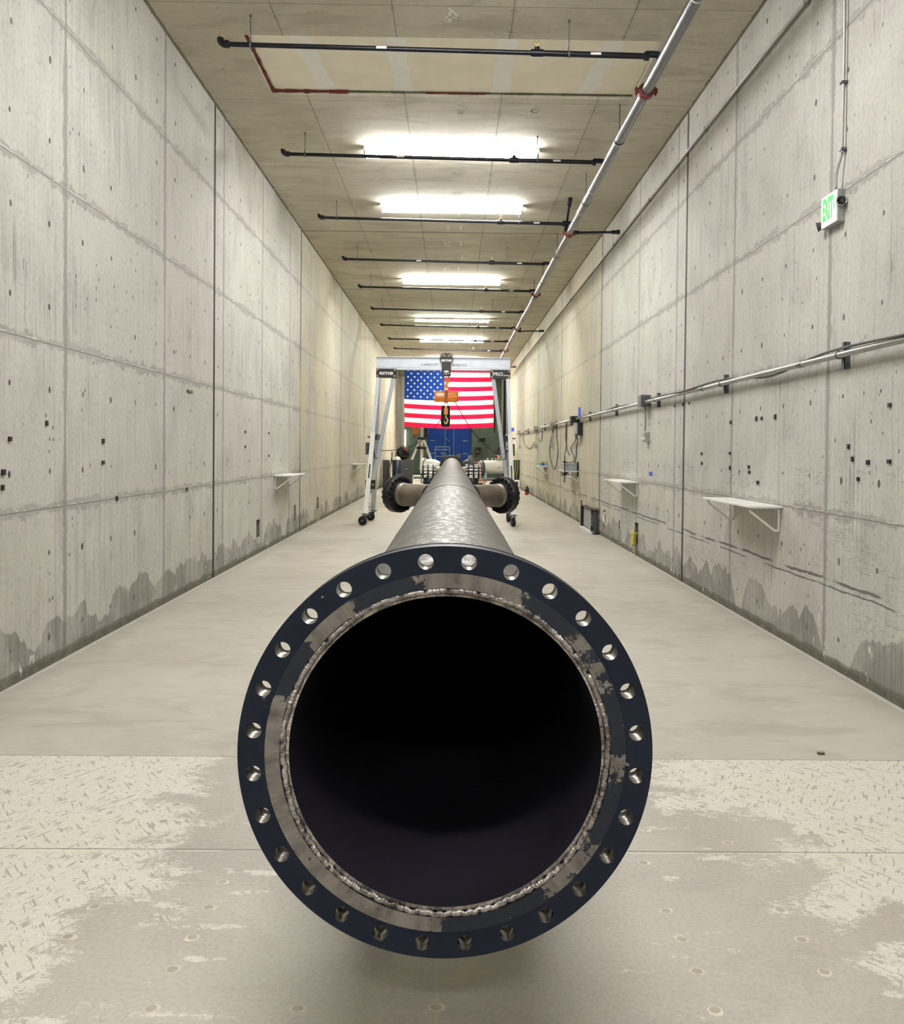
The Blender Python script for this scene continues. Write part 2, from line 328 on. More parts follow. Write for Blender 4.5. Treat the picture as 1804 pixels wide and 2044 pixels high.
M['alu_grey'] = plain('grey_aluminium_tube', (178, 184, 190), .4, .4, .06); M['white_paint'] = plain('white_paint', (232, 231, 226), .45, 0, .05); M['cream'] = plain('cream_vessel_paint', (206, 208, 198), .4, 0, .06, 5)
M['orange'] = plain('orange_hoist_paint', (222, 128, 40), .38, 0, .1); M['brass'] = plain('brass', (206, 186, 134), .38, .6); M['chrome'] = plain('bright_stud_steel', (176, 176, 174), .25, 1.0)
M['blue'] = plain('blue_door_paint', (4, 72, 168), .5, 0, .08, 3); M['pale_blue'] = plain('pale_blue_steel', (150, 174, 186), .45); M['red'] = plain('red_paint', (190, 40, 44), .4); M['copper'] = plain('rusty_orange_frame', (158, 84, 58), .55)
M['yellow'] = plain('yellow_rope', (206, 196, 84), .8); M['rope_white'] = plain('white_rope_end', (216, 212, 186), .8); M['grey_box'] = plain('grey_enclosure', (160, 164, 162), .5); M['dark_grey'] = plain('dark_grey_sheet', (72, 73, 74), .5)
M['brown_board'] = plain('dark_brown_board', (64, 60, 58), .6); M['tape_blue'] = plain('blue_tape', (22, 92, 200), .6); M['bulb_blue'] = plain('translucent_blue', (92, 110, 230), .3); M['pink'] = plain('pink_cap', (222, 120, 130), .5)
M['silver_panel'] = plain('light_grey_louver', (186, 184, 186), .4, .4); M['rail_wood'] = plain('olive_plate', (92, 92, 70), .6); M['chalk'] = plain('white_chalk', (250, 248, 238), .9, 0, .05, 60); M['seal'] = plain('red_firestop', (112, 42, 34), .7)
M['drywall'] = plain('cream_gypsum_board', (251, 244, 224), .85, 0, .04, 2); M['mud'] = plain('joint_compound', (253, 251, 246), .85, 0, .03, 4); M['ink'] = plain('brown_stencil_ink', (92, 70, 64), .7); M['grey_cable'] = plain('grey_cable', (84, 82, 78), .6); M['green_dark'] = plain('dark_green_cabinet', (46, 54, 42), .6)
M['flag_red'] = plain('red_flag_cloth', (206, 22, 62), .9, 0, .06, 4, .1); M['flag_white'] = plain('white_flag_cloth', (220, 216, 212), .9, 0, .03, 4, .1); M['flag_blue'] = plain('blue_flag_cloth', (22, 52, 118), .9, 0, .08, 4, .1)
M['white_trim'] = plain('white_corner_trim', (226, 222, 208), .6)
for k_, v_ in (('tube', 36.0), ('tube_near', 44.0), ('tube_back', 50.0), ('tube_fill', 22.0), ('tube_mid', 48.0), ('tube_far', 62.0)): M[k_] = glow('lit_diffuser', (.985, .985, 1.0) if k_ in ('tube', 'tube_near', 'tube_back') else (1.0, .975, .90), v_)
M['tube_cool'] = glow('lit_bare_tube', (.95, 1.0, .90), 90.0)
M['led'] = glow('lit_strip', (1, 1, .97), 6.0); M['exit_face'] = glow('lit_white_sign_face', (1, 1, .98), .10); M['exit_green'] = glow('lit_green_letters', (.0, .42, .04), .8); M['exit_green'].node_tree.nodes['Principled BSDF'].inputs['Base Color'].default_value = srgb(0, 70, 16)
M['lamp_warm'] = glow('lit_lamp', (1, .95, .7), 40.0)

# pipe and flange
def pipe_mat():
    m = MatB('mill_scale_pipe_steel'); X, Y, Z = m.coords(); ang = X.op('ARCTAN2', Z)
    wav = m.noise(m.vec(X*1.4, Y*2.4+X.abs()*2.2, Z*1.0), 1.3, 3, .55, .8); w2 = m.noise(m.vec(X*3.2, Y*6+X*X*9.0, 2.0), 1, 3, .6, .8); f = m.noise(m.vec(X*60, Y*60, Z*60), 1, 3, .7)
    col = m.mix(wav.step(.3, .7), srgb(80, 77, 71), srgb(101, 97, 90)); col = m.mix(w2.step(.48, .62)*.45, col, srgb(116, 112, 105)); col = m.mul(col, 1.0-f.step(.5, .8)*.12)
    crest_glint = (X.abs()).step(.20, .02)*m.noise(m.vec(X*24, Y*11, 3.0), 1, 5, .7).step(.5, .56)*Y.lt(7.0); col = m.mix(crest_glint*.6, col, srgb(176, 175, 172))  # lamp reflection along the pipe top, painted as broken pale patches
    ink = m.voro(m.vec(X*32, Y*6.5, 1.0))[0].lt(.15)*X.abs().lt(.09)*m.noise(m.vec(X*9, Y*1.2, 7.0), 1, 2).gt(.53)*Y.lt(6.0); col = m.mix(ink*.6, col, srgb(92, 90, 88))
    seam = Y.near(2.44, 1.4).lt(.006); col = m.mix(seam*.4*Y.lt(5.0), col, srgb(110, 105, 98)); dk = m.noise(m.vec(X*7, Y*4, 21.0), 1, 3); col = m.mix(dk.gt(.74)*.6, col, srgb(112, 106, 96))
    return m.out(col, (.5+w2*.2-crest_glint*.14).mx(.25), .06, wav*1.4+w2*.2, .02, .28)
M['pipe'] = pipe_mat()
def branch_mat():
    m = MatB('brown_mill_scale_steel'); X, Y, Z = m.coords(); n = m.noise(m.vec(X*3, Y*3, Z*3), 1, 4); f = m.noise(m.vec(X*25, Y*60, Z*60), 1, 4)
    return m.out(m.mix(n.step(.3, .7), srgb(104, 94, 84), srgb(140, 130, 116)), .38+f*.15, .5, f, .002, .4)
M['branch'] = branch_mat()
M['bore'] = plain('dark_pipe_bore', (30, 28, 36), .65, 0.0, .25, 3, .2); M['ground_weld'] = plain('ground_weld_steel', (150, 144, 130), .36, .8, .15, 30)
def flange_mat():
    m = MatB('blue_black_varnish'); X, Y, Z = m.coords(); n = m.noise(m.vec(X*3, Y*3, Z*3), 1, 4); f = m.noise(m.vec(X*40, Y*40, Z*40), 1, 4, .7)
    r = (X*X+Z*Z).op('SQRT'); col = m.mix(n.step(.3, .7), srgb(7, 17, 31), srgb(12, 23, 39)); sc = m.noise(m.vec(X*13, Y*3, Z*13), 1, 5, .75)
    d, q = m.voro(m.vec(X*14, 0.0, Z*14)); col = m.mix(d.lt(.045)*q.gt(.8)*.8, col, srgb(150, 150, 146))
    col = m.mix(sc.gt(.68)*r.lt(.452)*.7, col, srgb(140, 134, 122)); return m.out(col, .46+f*.14, .0, f, .002, .25, .3)
M['flange'] = flange_mat()
def face_mat():                                            # raised face: varnish partly ground away to bare steel
    m = MatB('half_ground_raised_face'); X, Y, Z = m.coords(); r = (X*X+Z*Z).op('SQRT'); a = Z.op('ARCTAN2', X)    # angle from +x, counter-clockwise
    n = m.noise(m.vec(X*7, 0.0, Z*7), 1, 5, .65); nf = m.noise(m.vec(X*26, 0.0, Z*26), 1, 5, .75); rub = m.noise(m.vec(a*9.0, r*8.0, 0.0), 1, 4, .65)
    def lobe(c, w):                                        # 1 near angle c (degrees), falling to 0 at w away
        d = ((a-math.radians(c)+PI).op('FLOORED_MODULO', 2*PI)-PI).abs(); return d.step(math.radians(w*1.15), math.radians(w*.45))
    bare = lobe(84, 22).mx(lobe(132, 13)*.95).mx(lobe(196, 38)).mx(lobe(243, 34)).mx(lobe(318, 16)*.85).mx(lobe(31, 18)*.7).mx(lobe(355, 8)*.55)
    inner = r.step(.402, .386); mask = (bare*1.1+inner*.3-.6+(n-.5)*2.4+(nf-.5)*3.0+(rub-.5)*.8).step(-.04, .05)
    steel = m.mix(rub.step(.3, .7), srgb(96, 91, 87), srgb(136, 130, 123)); steel = m.mix(nf.step(.58, .66)*.5, steel, srgb(96, 88, 84))
    col = m.mix(mask, srgb(11, 19, 32), steel); return m.out(col, .5-mask*.12+nf*.1, mask*.55, nf*.4+mask*.3, .002, .35)
M['face'] = face_mat()
def weld_mat():
    m = MatB('rippled_weld_metal'); X, Y, Z = m.coords(); a = X.op('ARCTAN2', Z); n = m.noise(m.vec(X*20, Y*20, Z*20), 1, 5, .7); rp = m.noise(m.vec(a*55, 0.0, 0.0), 1, 2)
    col = m.mix(n.step(.35, .65), srgb(96, 88, 84), srgb(178, 172, 166)); col = m.mix(rp.step(.55, .7)*.5, col, srgb(70, 62, 58)); return m.out(col, .3+n*.15, .85, n+rp, .006, .8)
M['weld'] = weld_mat()
M['hole'] = plain('machined_bolt_hole', (176, 172, 165), .32, .8, .05, 6)

# ------------------------------------------------------------------ setting
def wall_mesh(x, sgn, holes):                              # inner face of a wall with box recesses let into it
    ys = sorted({YB, YF}|{h[0] for h in holes}|{h[1] for h in holes}); zs = sorted({0.0, HC}|{h[2] for h in holes}|{h[3] for h in holes}); mb = MB()
    def q(p, m=0): mb.quad(*(p if sgn > 0 else p[::-1]), m)
    for i in range(len(ys)-1):
        for j in range(len(zs)-1):
            y0, y1, z0, z1 = ys[i], ys[i+1], zs[j], zs[j+1]; cy = (y0+y1)/2; cz = (z0+z1)/2
            if any(h[0] < cy < h[1] and h[2] < cz < h[3] for h in holes): continue
            q([(x,y0,z0),(x,y1,z0),(x,y1,z1),(x,y0,z1)][::-1])
    d = .22*sgn
    for y0, y1, z0, z1 in holes:
        b = x+d
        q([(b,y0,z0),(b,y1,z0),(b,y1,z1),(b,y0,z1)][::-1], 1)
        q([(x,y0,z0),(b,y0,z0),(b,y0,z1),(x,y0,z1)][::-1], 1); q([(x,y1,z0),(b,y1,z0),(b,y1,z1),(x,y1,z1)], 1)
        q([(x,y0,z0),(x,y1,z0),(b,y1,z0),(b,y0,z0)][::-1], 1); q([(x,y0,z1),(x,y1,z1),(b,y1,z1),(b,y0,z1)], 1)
    t = .5*sgn
    mb.box((min(x+d*1.2, x+t), YB, 0), (max(x+d*1.2, x+t), YF, HC))
    return mb
HL = [(14.03, 14.27, .255, .52), (17.35, 17.55, .245, .547), (20.33, 20.55, .289, .544)]
HR = [(20.37, 20.6, .264, .529), (17.27, 17.5, .191, .51), (15.76, 15.87, .296, .433), (14.22, 14.48, .188, .513)]
wl = struct('wall_left', wall_mesh(WL, -1, HL), [M['wall_left'], M['slot']])
wr = struct('wall_right', wall_mesh(WR, 1, HR), [M['wall_right'], M['slot']])
fl = struct('floor', MB().box((WL-.6, YB-.4, -.3), (WR+.6, YF+.4, 0)), M['floor'])
mb = MB(); px0, px1, py0, py1 = -2.17, 2.1, 9.53, 11.11
for x0, x1, y0, y1 in ((WL-.6, WR+.6, YB-.4, py0), (WL-.6, WR+.6, py1, YF+.4), (WL-.6, px0, py0, py1), (px1, WR+.6, py0, py1)): mb.box((x0, y0, HC), (x1, y1, HC+.35))
ce = struct('ceiling', mb, M['ceiling'])
struct('wall_back', MB().box((WL-.6, YB-.4, 0), (WR+.6, YB, HC)), M['wall_left'])
wf = struct('wall_far', MB().box((WL-.6, YF, 0), (WR+.6, YF+.4, HC)), M['far'])
struct('trim_1', MB().box((WL, 53.9, 0), (WL+.16, YF, HC)), M['white_trim'])

def small_anchors(wall, x, sgn, pts, mat):
    for y, z in pts:
        w = random.uniform(.014, .026); h = random.uniform(.026, .045)
        if (y, z) == (10.42, 2.24): w, h = .10, .028
        mb = MB().box((min(x, x-sgn*.012), y-w, z-h/2), (max(x, x-sgn*.012), y+w, z+h/2)); obj('wall_anchor', mb, mat, wall)
small_anchors(wr, WR, 1, [(6.07,1.94),(6.06,1.57),(6.37,1.56),(6.62,1.58),(6.69,1.67),(6.52,1.44),(8.74,1.94),(8.59,1.94),(8.23,1.94),(8.94,1.48),(8.92,1.43),(8.67,1.34),(9.56,1.61),(9.55,1.46),(9.55,1.93),(11.55,2.21),(11.97,2.21),(11.24,2.21),(10.64,1.6),(10.63,1.49)], M['black'])
small_anchors(wl, WL, -1, [(6.2,1.66),(6.11,1.44),(6.1,1.34),(7.85,1.66),(7.85,1.48),(10.42,2.24),(8.17,1.16),(10.32,1.15),(6.76,1.78),(13.22,1.84),(14.92,1.85),(13.23,1.63),(14.93,1.49)], M['black'])

# round anchor plugs set in the near floor bays
M['plug'] = plain('filled_anchor_plug', (168, 160, 146), .6); M['spall'] = plain('spalled_rim', (206, 200, 182), .7)
for x, y in [(-1.23,4.18),(-1.24,3.24),(-.84,3.24),(-.84,3.43),(-1.25,3.04),(-.84,3.04),(-.85,2.85),(-.85,2.65),(-.43,2.65),(-1.23,3.99),(1.16,4.19),(1.16,3.8),(.77,3.61),(.77,3.23),(1.18,3.24),(.78,3.04),(1.18,3.04),(.78,2.85),(1.18,2.85),(.78,2.65),(-.03,2.66)]:
    mb = MB(); n = 40; k = random.uniform(.1, 1.0); ph = random.uniform(0, 6)
    rr = [.0185+k*.011*max(0, math.sin(t+ph)*.8+.5*math.sin(2*t+ph*2))+random.uniform(0, .0025) for t in [2*PI*i/n for i in range(n)]]
    a = mb.add([(x+.0165*math.cos(2*PI*i/n), y+.0165*math.sin(2*PI*i/n), .0012) for i in range(n)]); b = mb.add([(x+rr[i]*math.cos(2*PI*i/n)*1.15, y+rr[i]*math.sin(2*PI*i/n), .0006) for i in range(n)])
    for i in range(n): mb.face((a+i, b+i, b+(i+1) % n, a+(i+1) % n), 1)
    c = mb.add([(x+.0165*math.cos(2*PI*i/n), y+.0165*math.sin(2*PI*i/n), .0009) for i in range(n)]); mb.face([c+i for i in range(n)], 0)
    obj('anchor_plug', mb, [M['plug'], M['spall']], fl)

# chalked panel numbers on the ceiling (they read from the other end)
DIG = {'4': [[(.75,.35),(0,.35),(.55,1)],[(.5,.75),(.5,0)]], '5': [[(.8,1),(.1,1),(.05,.55),(.5,.6),(.7,.3),(.4,0),(0,.1)]], '6': [[(.6,1),(.2,.7),(.05,.3),(.3,0),(.6,.15),(.55,.4),(.15,.35)]],
       '7': [[(0,1),(.85,1),(.35,0)]], '8': [[(.4,.5),(.05,.75),(.4,1),(.75,.75),(.4,.5),(0,.25),(.4,0),(.8,.25),(.4,.5)]], '9': [[(.65,.7),(.35,.5),(.1,.75),(.4,1),(.65,.75),(.6,0)]], '0': [[(.4,1),(.05,.6),(.1,.15),(.45,0),(.75,.4),(.7,.85),(.4,1)]], '1': [[(.3,1),(.3,0)]], '2': [[(.05,.8),(.4,1),(.65,.7),(.05,0),(.75,0)]], '3': [[(.1,1),(.6,.9),(.35,.55),(.7,.25),(.4,0),(.05,.1)]]}
def chalk(s, x, y, size, z=HC):
    mb = MB(); cx = x+size*.4*len(s)*.5
    for ch in s:
        for st in DIG[ch]:
            pts = bez([(cx-p[0]*size*.62, y+size*.5-p[1]*size, 0) for p in st], 5) if ch in '568903' else [Vector((cx-p[0]*size*.62, y+size*.5-p[1]*size, 0)) for p in st]
            for a, b in zip(pts, pts[1:]):
                d = b-a
                if d.length < 1e-5: continue
                nrm = Vector((-d.y, d.x, 0)).normalized()*.011; k = d.normalized()*.005
                mb.quad(*(Vector((v.x, v.y, z-.0015)) for v in (a-nrm-k, a+nrm-k, b+nrm+k, b-nrm+k)))
        cx -= size*.7
    obj('chalk_numeral', mb, M['chalk'], ce)
for s, x, y, k in (('4', -.03, 9.03, .28), ('6', .08, 11.5, .32), ('6', .99, 11.45, .28), ('7', .03, 12.6, .34), ('8', .07, 14.08, .34), ('9', .04, 15.35, .36), ('10', .02, 16.5, .3), ('11', .05, 17.6, .34), ('12', .06, 19.0, .38), ('13', .1, 20.3, .38), ('14', .03, 21.6, .38)): chalk(s, x, y, k)

# drywall closing the ceiling opening
dp = thing('drywall_panel', 'cream drywall panel closing the ceiling opening, with white taped seams', 'panel', (0, 10.3, HC+.06))
obj('gypsum_board', MB().box((px0, py0, HC+.055), (px1, py1, HC+.075)), M['drywall'], dp)
for xa, xb in ((-1.62, -1.52), (-.62, -.62), (.53, .53), (1.64, 1.55)):
    mb = MB(); n = 14; L = []; Rr = []
    for i in range(n+1):
        t = i/n; y = py0+.005+(py1-py0-.01)*t; c = xa+(xb-xa)*t; L.append((c-.105+random.uniform(-.025, .025), y)); Rr.append((c+.105+random.uniform(-.025, .025), y))
    for i in range(n): mb.quad(*[(p[0], p[1], HC+.0535) for p in (L[i], Rr[i], Rr[i+1], L[i+1])])
    obj('taped_seam', mb, M['mud'], dp)
mb = MB()
def seal_line(a, b, w0, w1, n):
    for i in range(n):
        t0, t1 = i/n, (i+1)/n; p = Vector(a).lerp(Vector(b), t0); q = Vector(a).lerp(Vector(b), t1); w = random.uniform(w0, w1)
        mb.bar(p, q, w, w)
seal_line((px0+.015, py0, HC+.045), (px0+.015, py1, HC+.045), .02, .05, 14); seal_line((px0, py1-.015, HC+.04), (px0+.9, py1-.012, HC+.04), .02, .045, 12); obj('firestop_bead', mb, M['seal'], dp); dp.children[-1]['label'] = 'dark red firestop bead along the edges'
mb = MB(); seal_line((-.35, py1-.01, HC+.04), (.35, py1-.01, HC+.04), .012, .025, 8); obj('firestop_bead', mb, M['seal'], dp)
mb = MB(); seal_line((px0+.9, py1-.008, HC+.045), (px1, py1-.008, HC+.045), .012, .02, 20); obj('dark_gap', mb, M['rail_wood'], dp)

# ------------------------------------------------------------------ ceiling lights
G = 'strip lights along the ceiling'
def light_fixture(y, label, cool=False, glowm='tube'):
    cx = -.045; r = thing('ceiling_light', label, 'light', (cx, y, HC), G)
    if not cool:
        mb = MB().box((cx-1.2, y-.05, HC-.02), (cx+1.2, y+.05, HC)); obj('housing', mb, M['white_paint'], r)
        prof = [(-.088, -.026), (-.15, -.078), (-.135, -.104), (-.10, -.118), (.10, -.118), (.135, -.104), (.15, -.078), (.088, -.026)]
        mb = MB(); mb.prism([(p[0], p[1]) for p in prof], (cx-1.19, y, HC), (0,1,0), (0,0,1), 2.38); obj('diffuser', mb, M[glowm], r)
        for sx in (-1, 1):
            mb = MB(); mb.prism([(p[0]*1.08, p[1]*1.05) for p in prof]+[(.088, 0), (-.088, 0)], (cx+sx*1.2-.012, y, HC), (0,1,0), (0,0,1), .024); obj('end_cap', mb, M['white_paint'], r)
    else:
        obj('housing', MB().box((cx-1.2, y-.1, HC-.06), (cx+1.2, y+.1, HC)), M['white_paint'], r)
        for s in (-.05, .05):
            for a, b in ((-1.17, -.02), (.02, 1.17)): obj('tube', MB().cyl((cx+a, y+s, HC-.09), (cx+b, y+s, HC-.09), .022, n=10), M['tube_cool'], r)
        for sx in (-1.185, 0, 1.185): obj('lamp_holder', MB().box((cx+sx-.014, y-.085, HC-.125), (cx+sx+.014, y+.085, HC-.06)), M['white_paint'], r)
light_fixture(13.0, 'lit strip light nearest the drywall panel, chalked 7 just before it')
light_fixture(15.97, 'lit strip light, second from the drywall panel, behind a lit sprinkler pipe')
light_fixture(22.9, 'lit strip light, third from the drywall panel', glowm='tube_mid')
light_fixture(29.7, 'thin bare-tube strip light with dark gap at its middle, fourth from the drywall panel', True)
light_fixture(35.2, 'lit strip light, farthest of those seen, just above the gantry beam', glowm='tube_far')
light_fixture(42.7, 'added strip light hidden behind the gantry beam, first before the flag', glowm='tube_far')  # unseen extra light, added to brighten the far end and flag
light_fixture(45.2, 'added strip light hidden behind the gantry beam, nearest the flag', glowm='tube_far')  # second added light, kept out of view, for the flag front
light_fixture(6.6, 'lit strip light above the open pipe flange, out of frame', glowm='tube_near')
light_fixture(-0.4, 'lit strip light above the viewer, out of frame', glowm='tube_back')
light_fixture(-5.0, 'lit strip light near the back wall, out of frame', glowm='tube_back')
light_fixture(51.5, 'added dim fill light behind the flag, out of sight', glowm='tube_fill')  # added fill to lift the far wall and the wall ends behind the flag

# ------------------------------------------------------------------ sprinkler pipework
mx, mz = 1.985, 5.375
sp = thing('sprinkler_main', 'bright galvanised sprinkler main running along the ceiling on the right', 'pipe', (mx, 20, HC))
obj('main_pipe', MB().cyl((mx, -8.5, mz), (mx, 44, mz), .057, n=28), M['galv'], sp)
for y in (3.4, 9.72, 16.05, 22.4, 28.7, 35.0):
    mb = MB().lathe((mx, y-.045, mz), (0,1,0), [(.057,0),(.078,.0),(.083,.02),(.083,.07),(.078,.09),(.057,.09)], 28)
    for sx in (-1, 1): mb.cbox((mx+sx*.095, y, mz), (.05, .05, .05)); mb.cyl((mx+sx*.1, y, mz-.045), (mx+sx*.1, y, mz+.045), .01, n=6)
    o = obj('grooved_coupling', mb, M['iron_red'], sp, bevel=.004); o['label'] = 'red oxide grooved coupling'
for y in (7.68, 11.3, 13.4, 14.6, 15.5, 17.6, 24.6): obj('pale_band', MB().lathe((mx, y, mz), (0,1,0), [(.0575,0),(.0595,.003),(.0595,.017),(.0575,.02)], 28), M['white_paint'], sp)
for y in (11.25, 14.05, 17.9, 20.7, 22.85, 26.6, 30.2): mb = MB().cyl((mx, y, mz+.04), (mx, y, HC), .007, n=6); mb.lathe((mx, y-.015, mz), (0,1,0), [(.059,0),(.064,0),(.064,.03),(.059,.03)], 20); obj('hanger_rod', mb, M['dark_grey'], sp)
def brace(p, q, name='sway_brace'):
    p = Vector(p); q = Vector(q); d = (q-p).normalized(); mb = MB().cyl(p, q, .021, n=10)
    for e, k in ((p, 1), (q, -1)): mb.cyl(e, e+d*k*.12, .034, n=8)
    mb.cbox(q, (.06, .06, .07)); obj(name, mb, M['black_pipe'], sp)
brace((mx-.07, 15.98, mz+.03), (1.92, 15.42, HC-.035)); brace((mx+.06, 16.15, mz+.03), (WR-.03, 16.15, mz+.05)); brace((mx+.06, 29.5, mz+.02), (WR-.03, 29.5, mz+.04)); brace((mx+.06, 42.3, mz+.02), (WR-.03, 42.3, mz+.04))
GB = 'sprinkler branch pipes under the ceiling'
ordi = ['nearest, crossing below the drywall panel', 'second, below the first strip light', 'third, below the second strip light, whose glare lights it', 'fourth, with no strip light beside it', 'fifth, below the third strip light', 'sixth, just before the bare-tube light', 'seventh, just beyond the bare-tube light', 'eighth, level with the last strip light', 'ninth, the one nearest above the gantry beam']
for i, y in enumerate((9.09, 12.43, 15.81, 19.23, 22.5, 25.98, 29.37, 33.0, 36.15)):
    r = thing('sprinkler_branch', 'black sprinkler branch pipe, '+ordi[i], 'pipe', (-.2, y, HC), GB)
    xl, xr, zl, zr = -2.28, 1.91, 5.525, 5.470; zz = lambda x: zl+(zr-zl)*(x-xl)/(xr-xl)
    mb = MB(); mb.cyl((xl+.03, y, zl), (.78, y, zz(.78)), .0235, n=14); mb.cyl((.78, y, zz(.78)), (xr-.03, y, zr), .029, n=14); obj('pipe_run', mb, M['black_pipe'], r)
    mb = MB().tube(bez([(xl+.07, y, zl), (xl+.03, y, zl), (xl, y, zl+.03), (xl, y, zl+.06)], 5), .033, 12); mb.cyl((xl+.04, y, zl), (xl+.085, y, zl), .037, n=12); obj('elbow', mb, M['black_pipe'], r)
    mb = MB().tube(bez([(xr-.06, y, zr+.02), (xr, y, zr+.02), (mx-.015, y, zr+.015), (mx, y, zr-.0), (mx, y, zr-.026)], 5), .033, 12); mb.cyl((xr-.075, y, zr), (xr-.03, y, zr), .042, n=12); obj('elbow', mb, M['black_pipe'], r)
    mb = MB().cyl((.73, y, zz(.8)), (.85, y, zz(.8)), .037, n=12); mb.cyl((.79, y, zz(.8)), (.79, y, zz(.8)+.055), .027, n=12); obj('tee_fitting', mb, M['black_pipe'], r)
    for x, z in ((xl, zl+.06), (.79, zz(.8)+.055)):
        mb = MB().cyl((x, y, z), (x, y, z+.02), .013, n=8); mb.bar((x-.016, y, z+.02), (x-.008, y, z+.052), .006); mb.bar((x+.016, y, z+.02), (x+.008, y, z+.052), .006); mb.cyl((x, y, z+.052), (x, y, z+.057), .022, n=12); obj('sprinkler_head', mb, M['brass'], r)
    for x in (-1.99, 1.1):
        mb = MB().cyl((x, y, zz(x)+.06), (x, y, HC), .0055, n=6); mb.lathe((x-.009, y, zz(x)), (1,0,0), [(.03,0),(.036,0),(.036,.018),(.03,.018)], 16); mb.bar((x-.006, y, zz(x)+.03), (x, y, zz(x)+.075), .012); mb.cyl((x, y, HC-.02), (x, y, HC), .012, n=6); obj('hanger', mb, M['strut'], r)
    for x in ((-.72, 1.36) if i in (0, 1, 3) else (1.4,)): obj('pipe_sticker', MB().box((x-.05, y-.031, zz(x)-.011), (x+.05, y-.027, zz(x)+.011)), M['white_paint'], r)

# ------------------------------------------------------------------ the big flanged pipe
AX, AZ, FY = -.008, .900, 2.183
pl = thing('flanged_pipeline', 'huge grey steel pipe with open black flange facing the viewer', 'pipe', (AX, FY, 0))
def flange_disc(R, ri, rb, nb, rh, t, y0, off=.5):         # ring drilled with bolt holes, between y0 and y0+t
    bm = bmesh.new(); edges = []; loops = []
    def loop(cx, cz, r, n):
        vs = [bm.verts.new((cx+r*math.cos(2*PI*k/n), 0, cz+r*math.sin(2*PI*k/n))) for k in range(n)]; loops.append(vs)
        for k in range(n): edges.append(bm.edges.new((vs[k], vs[(k+1) % n])))
    loop(0, 0, R, 160)
    if ri: loop(0, 0, ri, 128)
    for k in range(nb): a = 2*PI*(k+off)/nb; loop(rb*math.cos(a), rb*math.sin(a), rh, 28)
    bmesh.ops.triangle_fill(bm, use_beauty=True, edges=edges, normal=(0,-1,0))
    bm.verts.index_update(); mb = MB(); nv = len(bm.verts)
    V = [v.co.copy() for v in bm.verts]; F = [[v.index for v in f.verts] for f in bm.faces]; Lp = [[v.index for v in l] for l in loops]; flip = sum(f.normal.y for f in bm.faces) > 0; bm.free()
    mb.add([(AX+v.x, y0, AZ+v.z) for v in V]); mb.add([(AX+v.x, y0+t, AZ+v.z) for v in V])
    for f in F:
        f = f[::-1] if flip else f
        mb.face(f); mb.face([i+nv for i in f][::-1])
    for li, l in enumerate(Lp):
        hole = li >= (2 if ri else 1); n = len(l)
        for k in range(n):
            a, b = l[k], l[(k+1) % n]; q = (a, a+nv, b+nv, b) if li == 0 else (a, b, b+nv, a+nv); mb.face(q[::-1], 1 if hole else 0, True)
    return mb
ORG = (AX, FY, AZ)
fo = obj('open_flange', flange_disc(.492, .384, .457, 28, .0185, .078, FY, .5), [M['flange'], M['hole']], pl, ORG); fo['label'] = 'blue-black drilled flange ring with twenty-eight bolt holes'
mb = MB().lathe((AX, FY, AZ), (0,1,0), [(.3925,-.002),(.4275,-.002),(.4285,.001)][::-1], 160, sm=False); fr = obj('raised_face', mb, M['face'], fo, ORG); fr['label'] = 'raised face ring partly ground to bare steel'
# weld bead: lumpy ring laid between pipe end and flange bore
mb = MB(); n = 420; k = 8; rings = []
for i in range(n):
    a = 2*PI*i/n; lump = .0025*math.sin(a*96+2*math.sin(a*5))+.0018*math.sin(a*37+1)+random.uniform(-.0012, .0012); c = .3865+.0015*math.sin(a*7)+.001*math.sin(a*13); r = .0085+lump*.6
    rings.append(mb.add([(AX+(c+r*math.cos(2*PI*j/k))*math.cos(a), FY+.004+lump+r*.75*math.sin(2*PI*j/k), AZ+(c+r*math.cos(2*PI*j/k))*math.sin(a)) for j in range(k)]))
for i in range(n):
    for j in range(k): mb.face((rings[i]+j, rings[(i+1) % n]+j, rings[(i+1) % n]+(j+1) % k, rings[i]+(j+1) % k)[::-1], 0, True)
obj('weld_bead', mb, M['weld'], fo, ORG)
PE = 37.0
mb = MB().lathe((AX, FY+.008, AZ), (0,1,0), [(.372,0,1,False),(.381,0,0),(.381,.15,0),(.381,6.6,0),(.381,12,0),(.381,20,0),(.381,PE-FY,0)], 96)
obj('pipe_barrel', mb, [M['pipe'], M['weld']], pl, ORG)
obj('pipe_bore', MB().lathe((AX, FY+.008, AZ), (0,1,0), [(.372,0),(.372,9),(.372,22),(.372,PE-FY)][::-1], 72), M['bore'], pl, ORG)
for y, r in ((8.83, .386), (5.6, .3825)): obj('girth_weld', MB().lathe((AX, y, AZ), (0,1,0), [(.380,-.008),(r,-.004),(r,.004),(.380,.008)], 96), M['dark_grey'] if r > .384 else M['pipe'], pl)
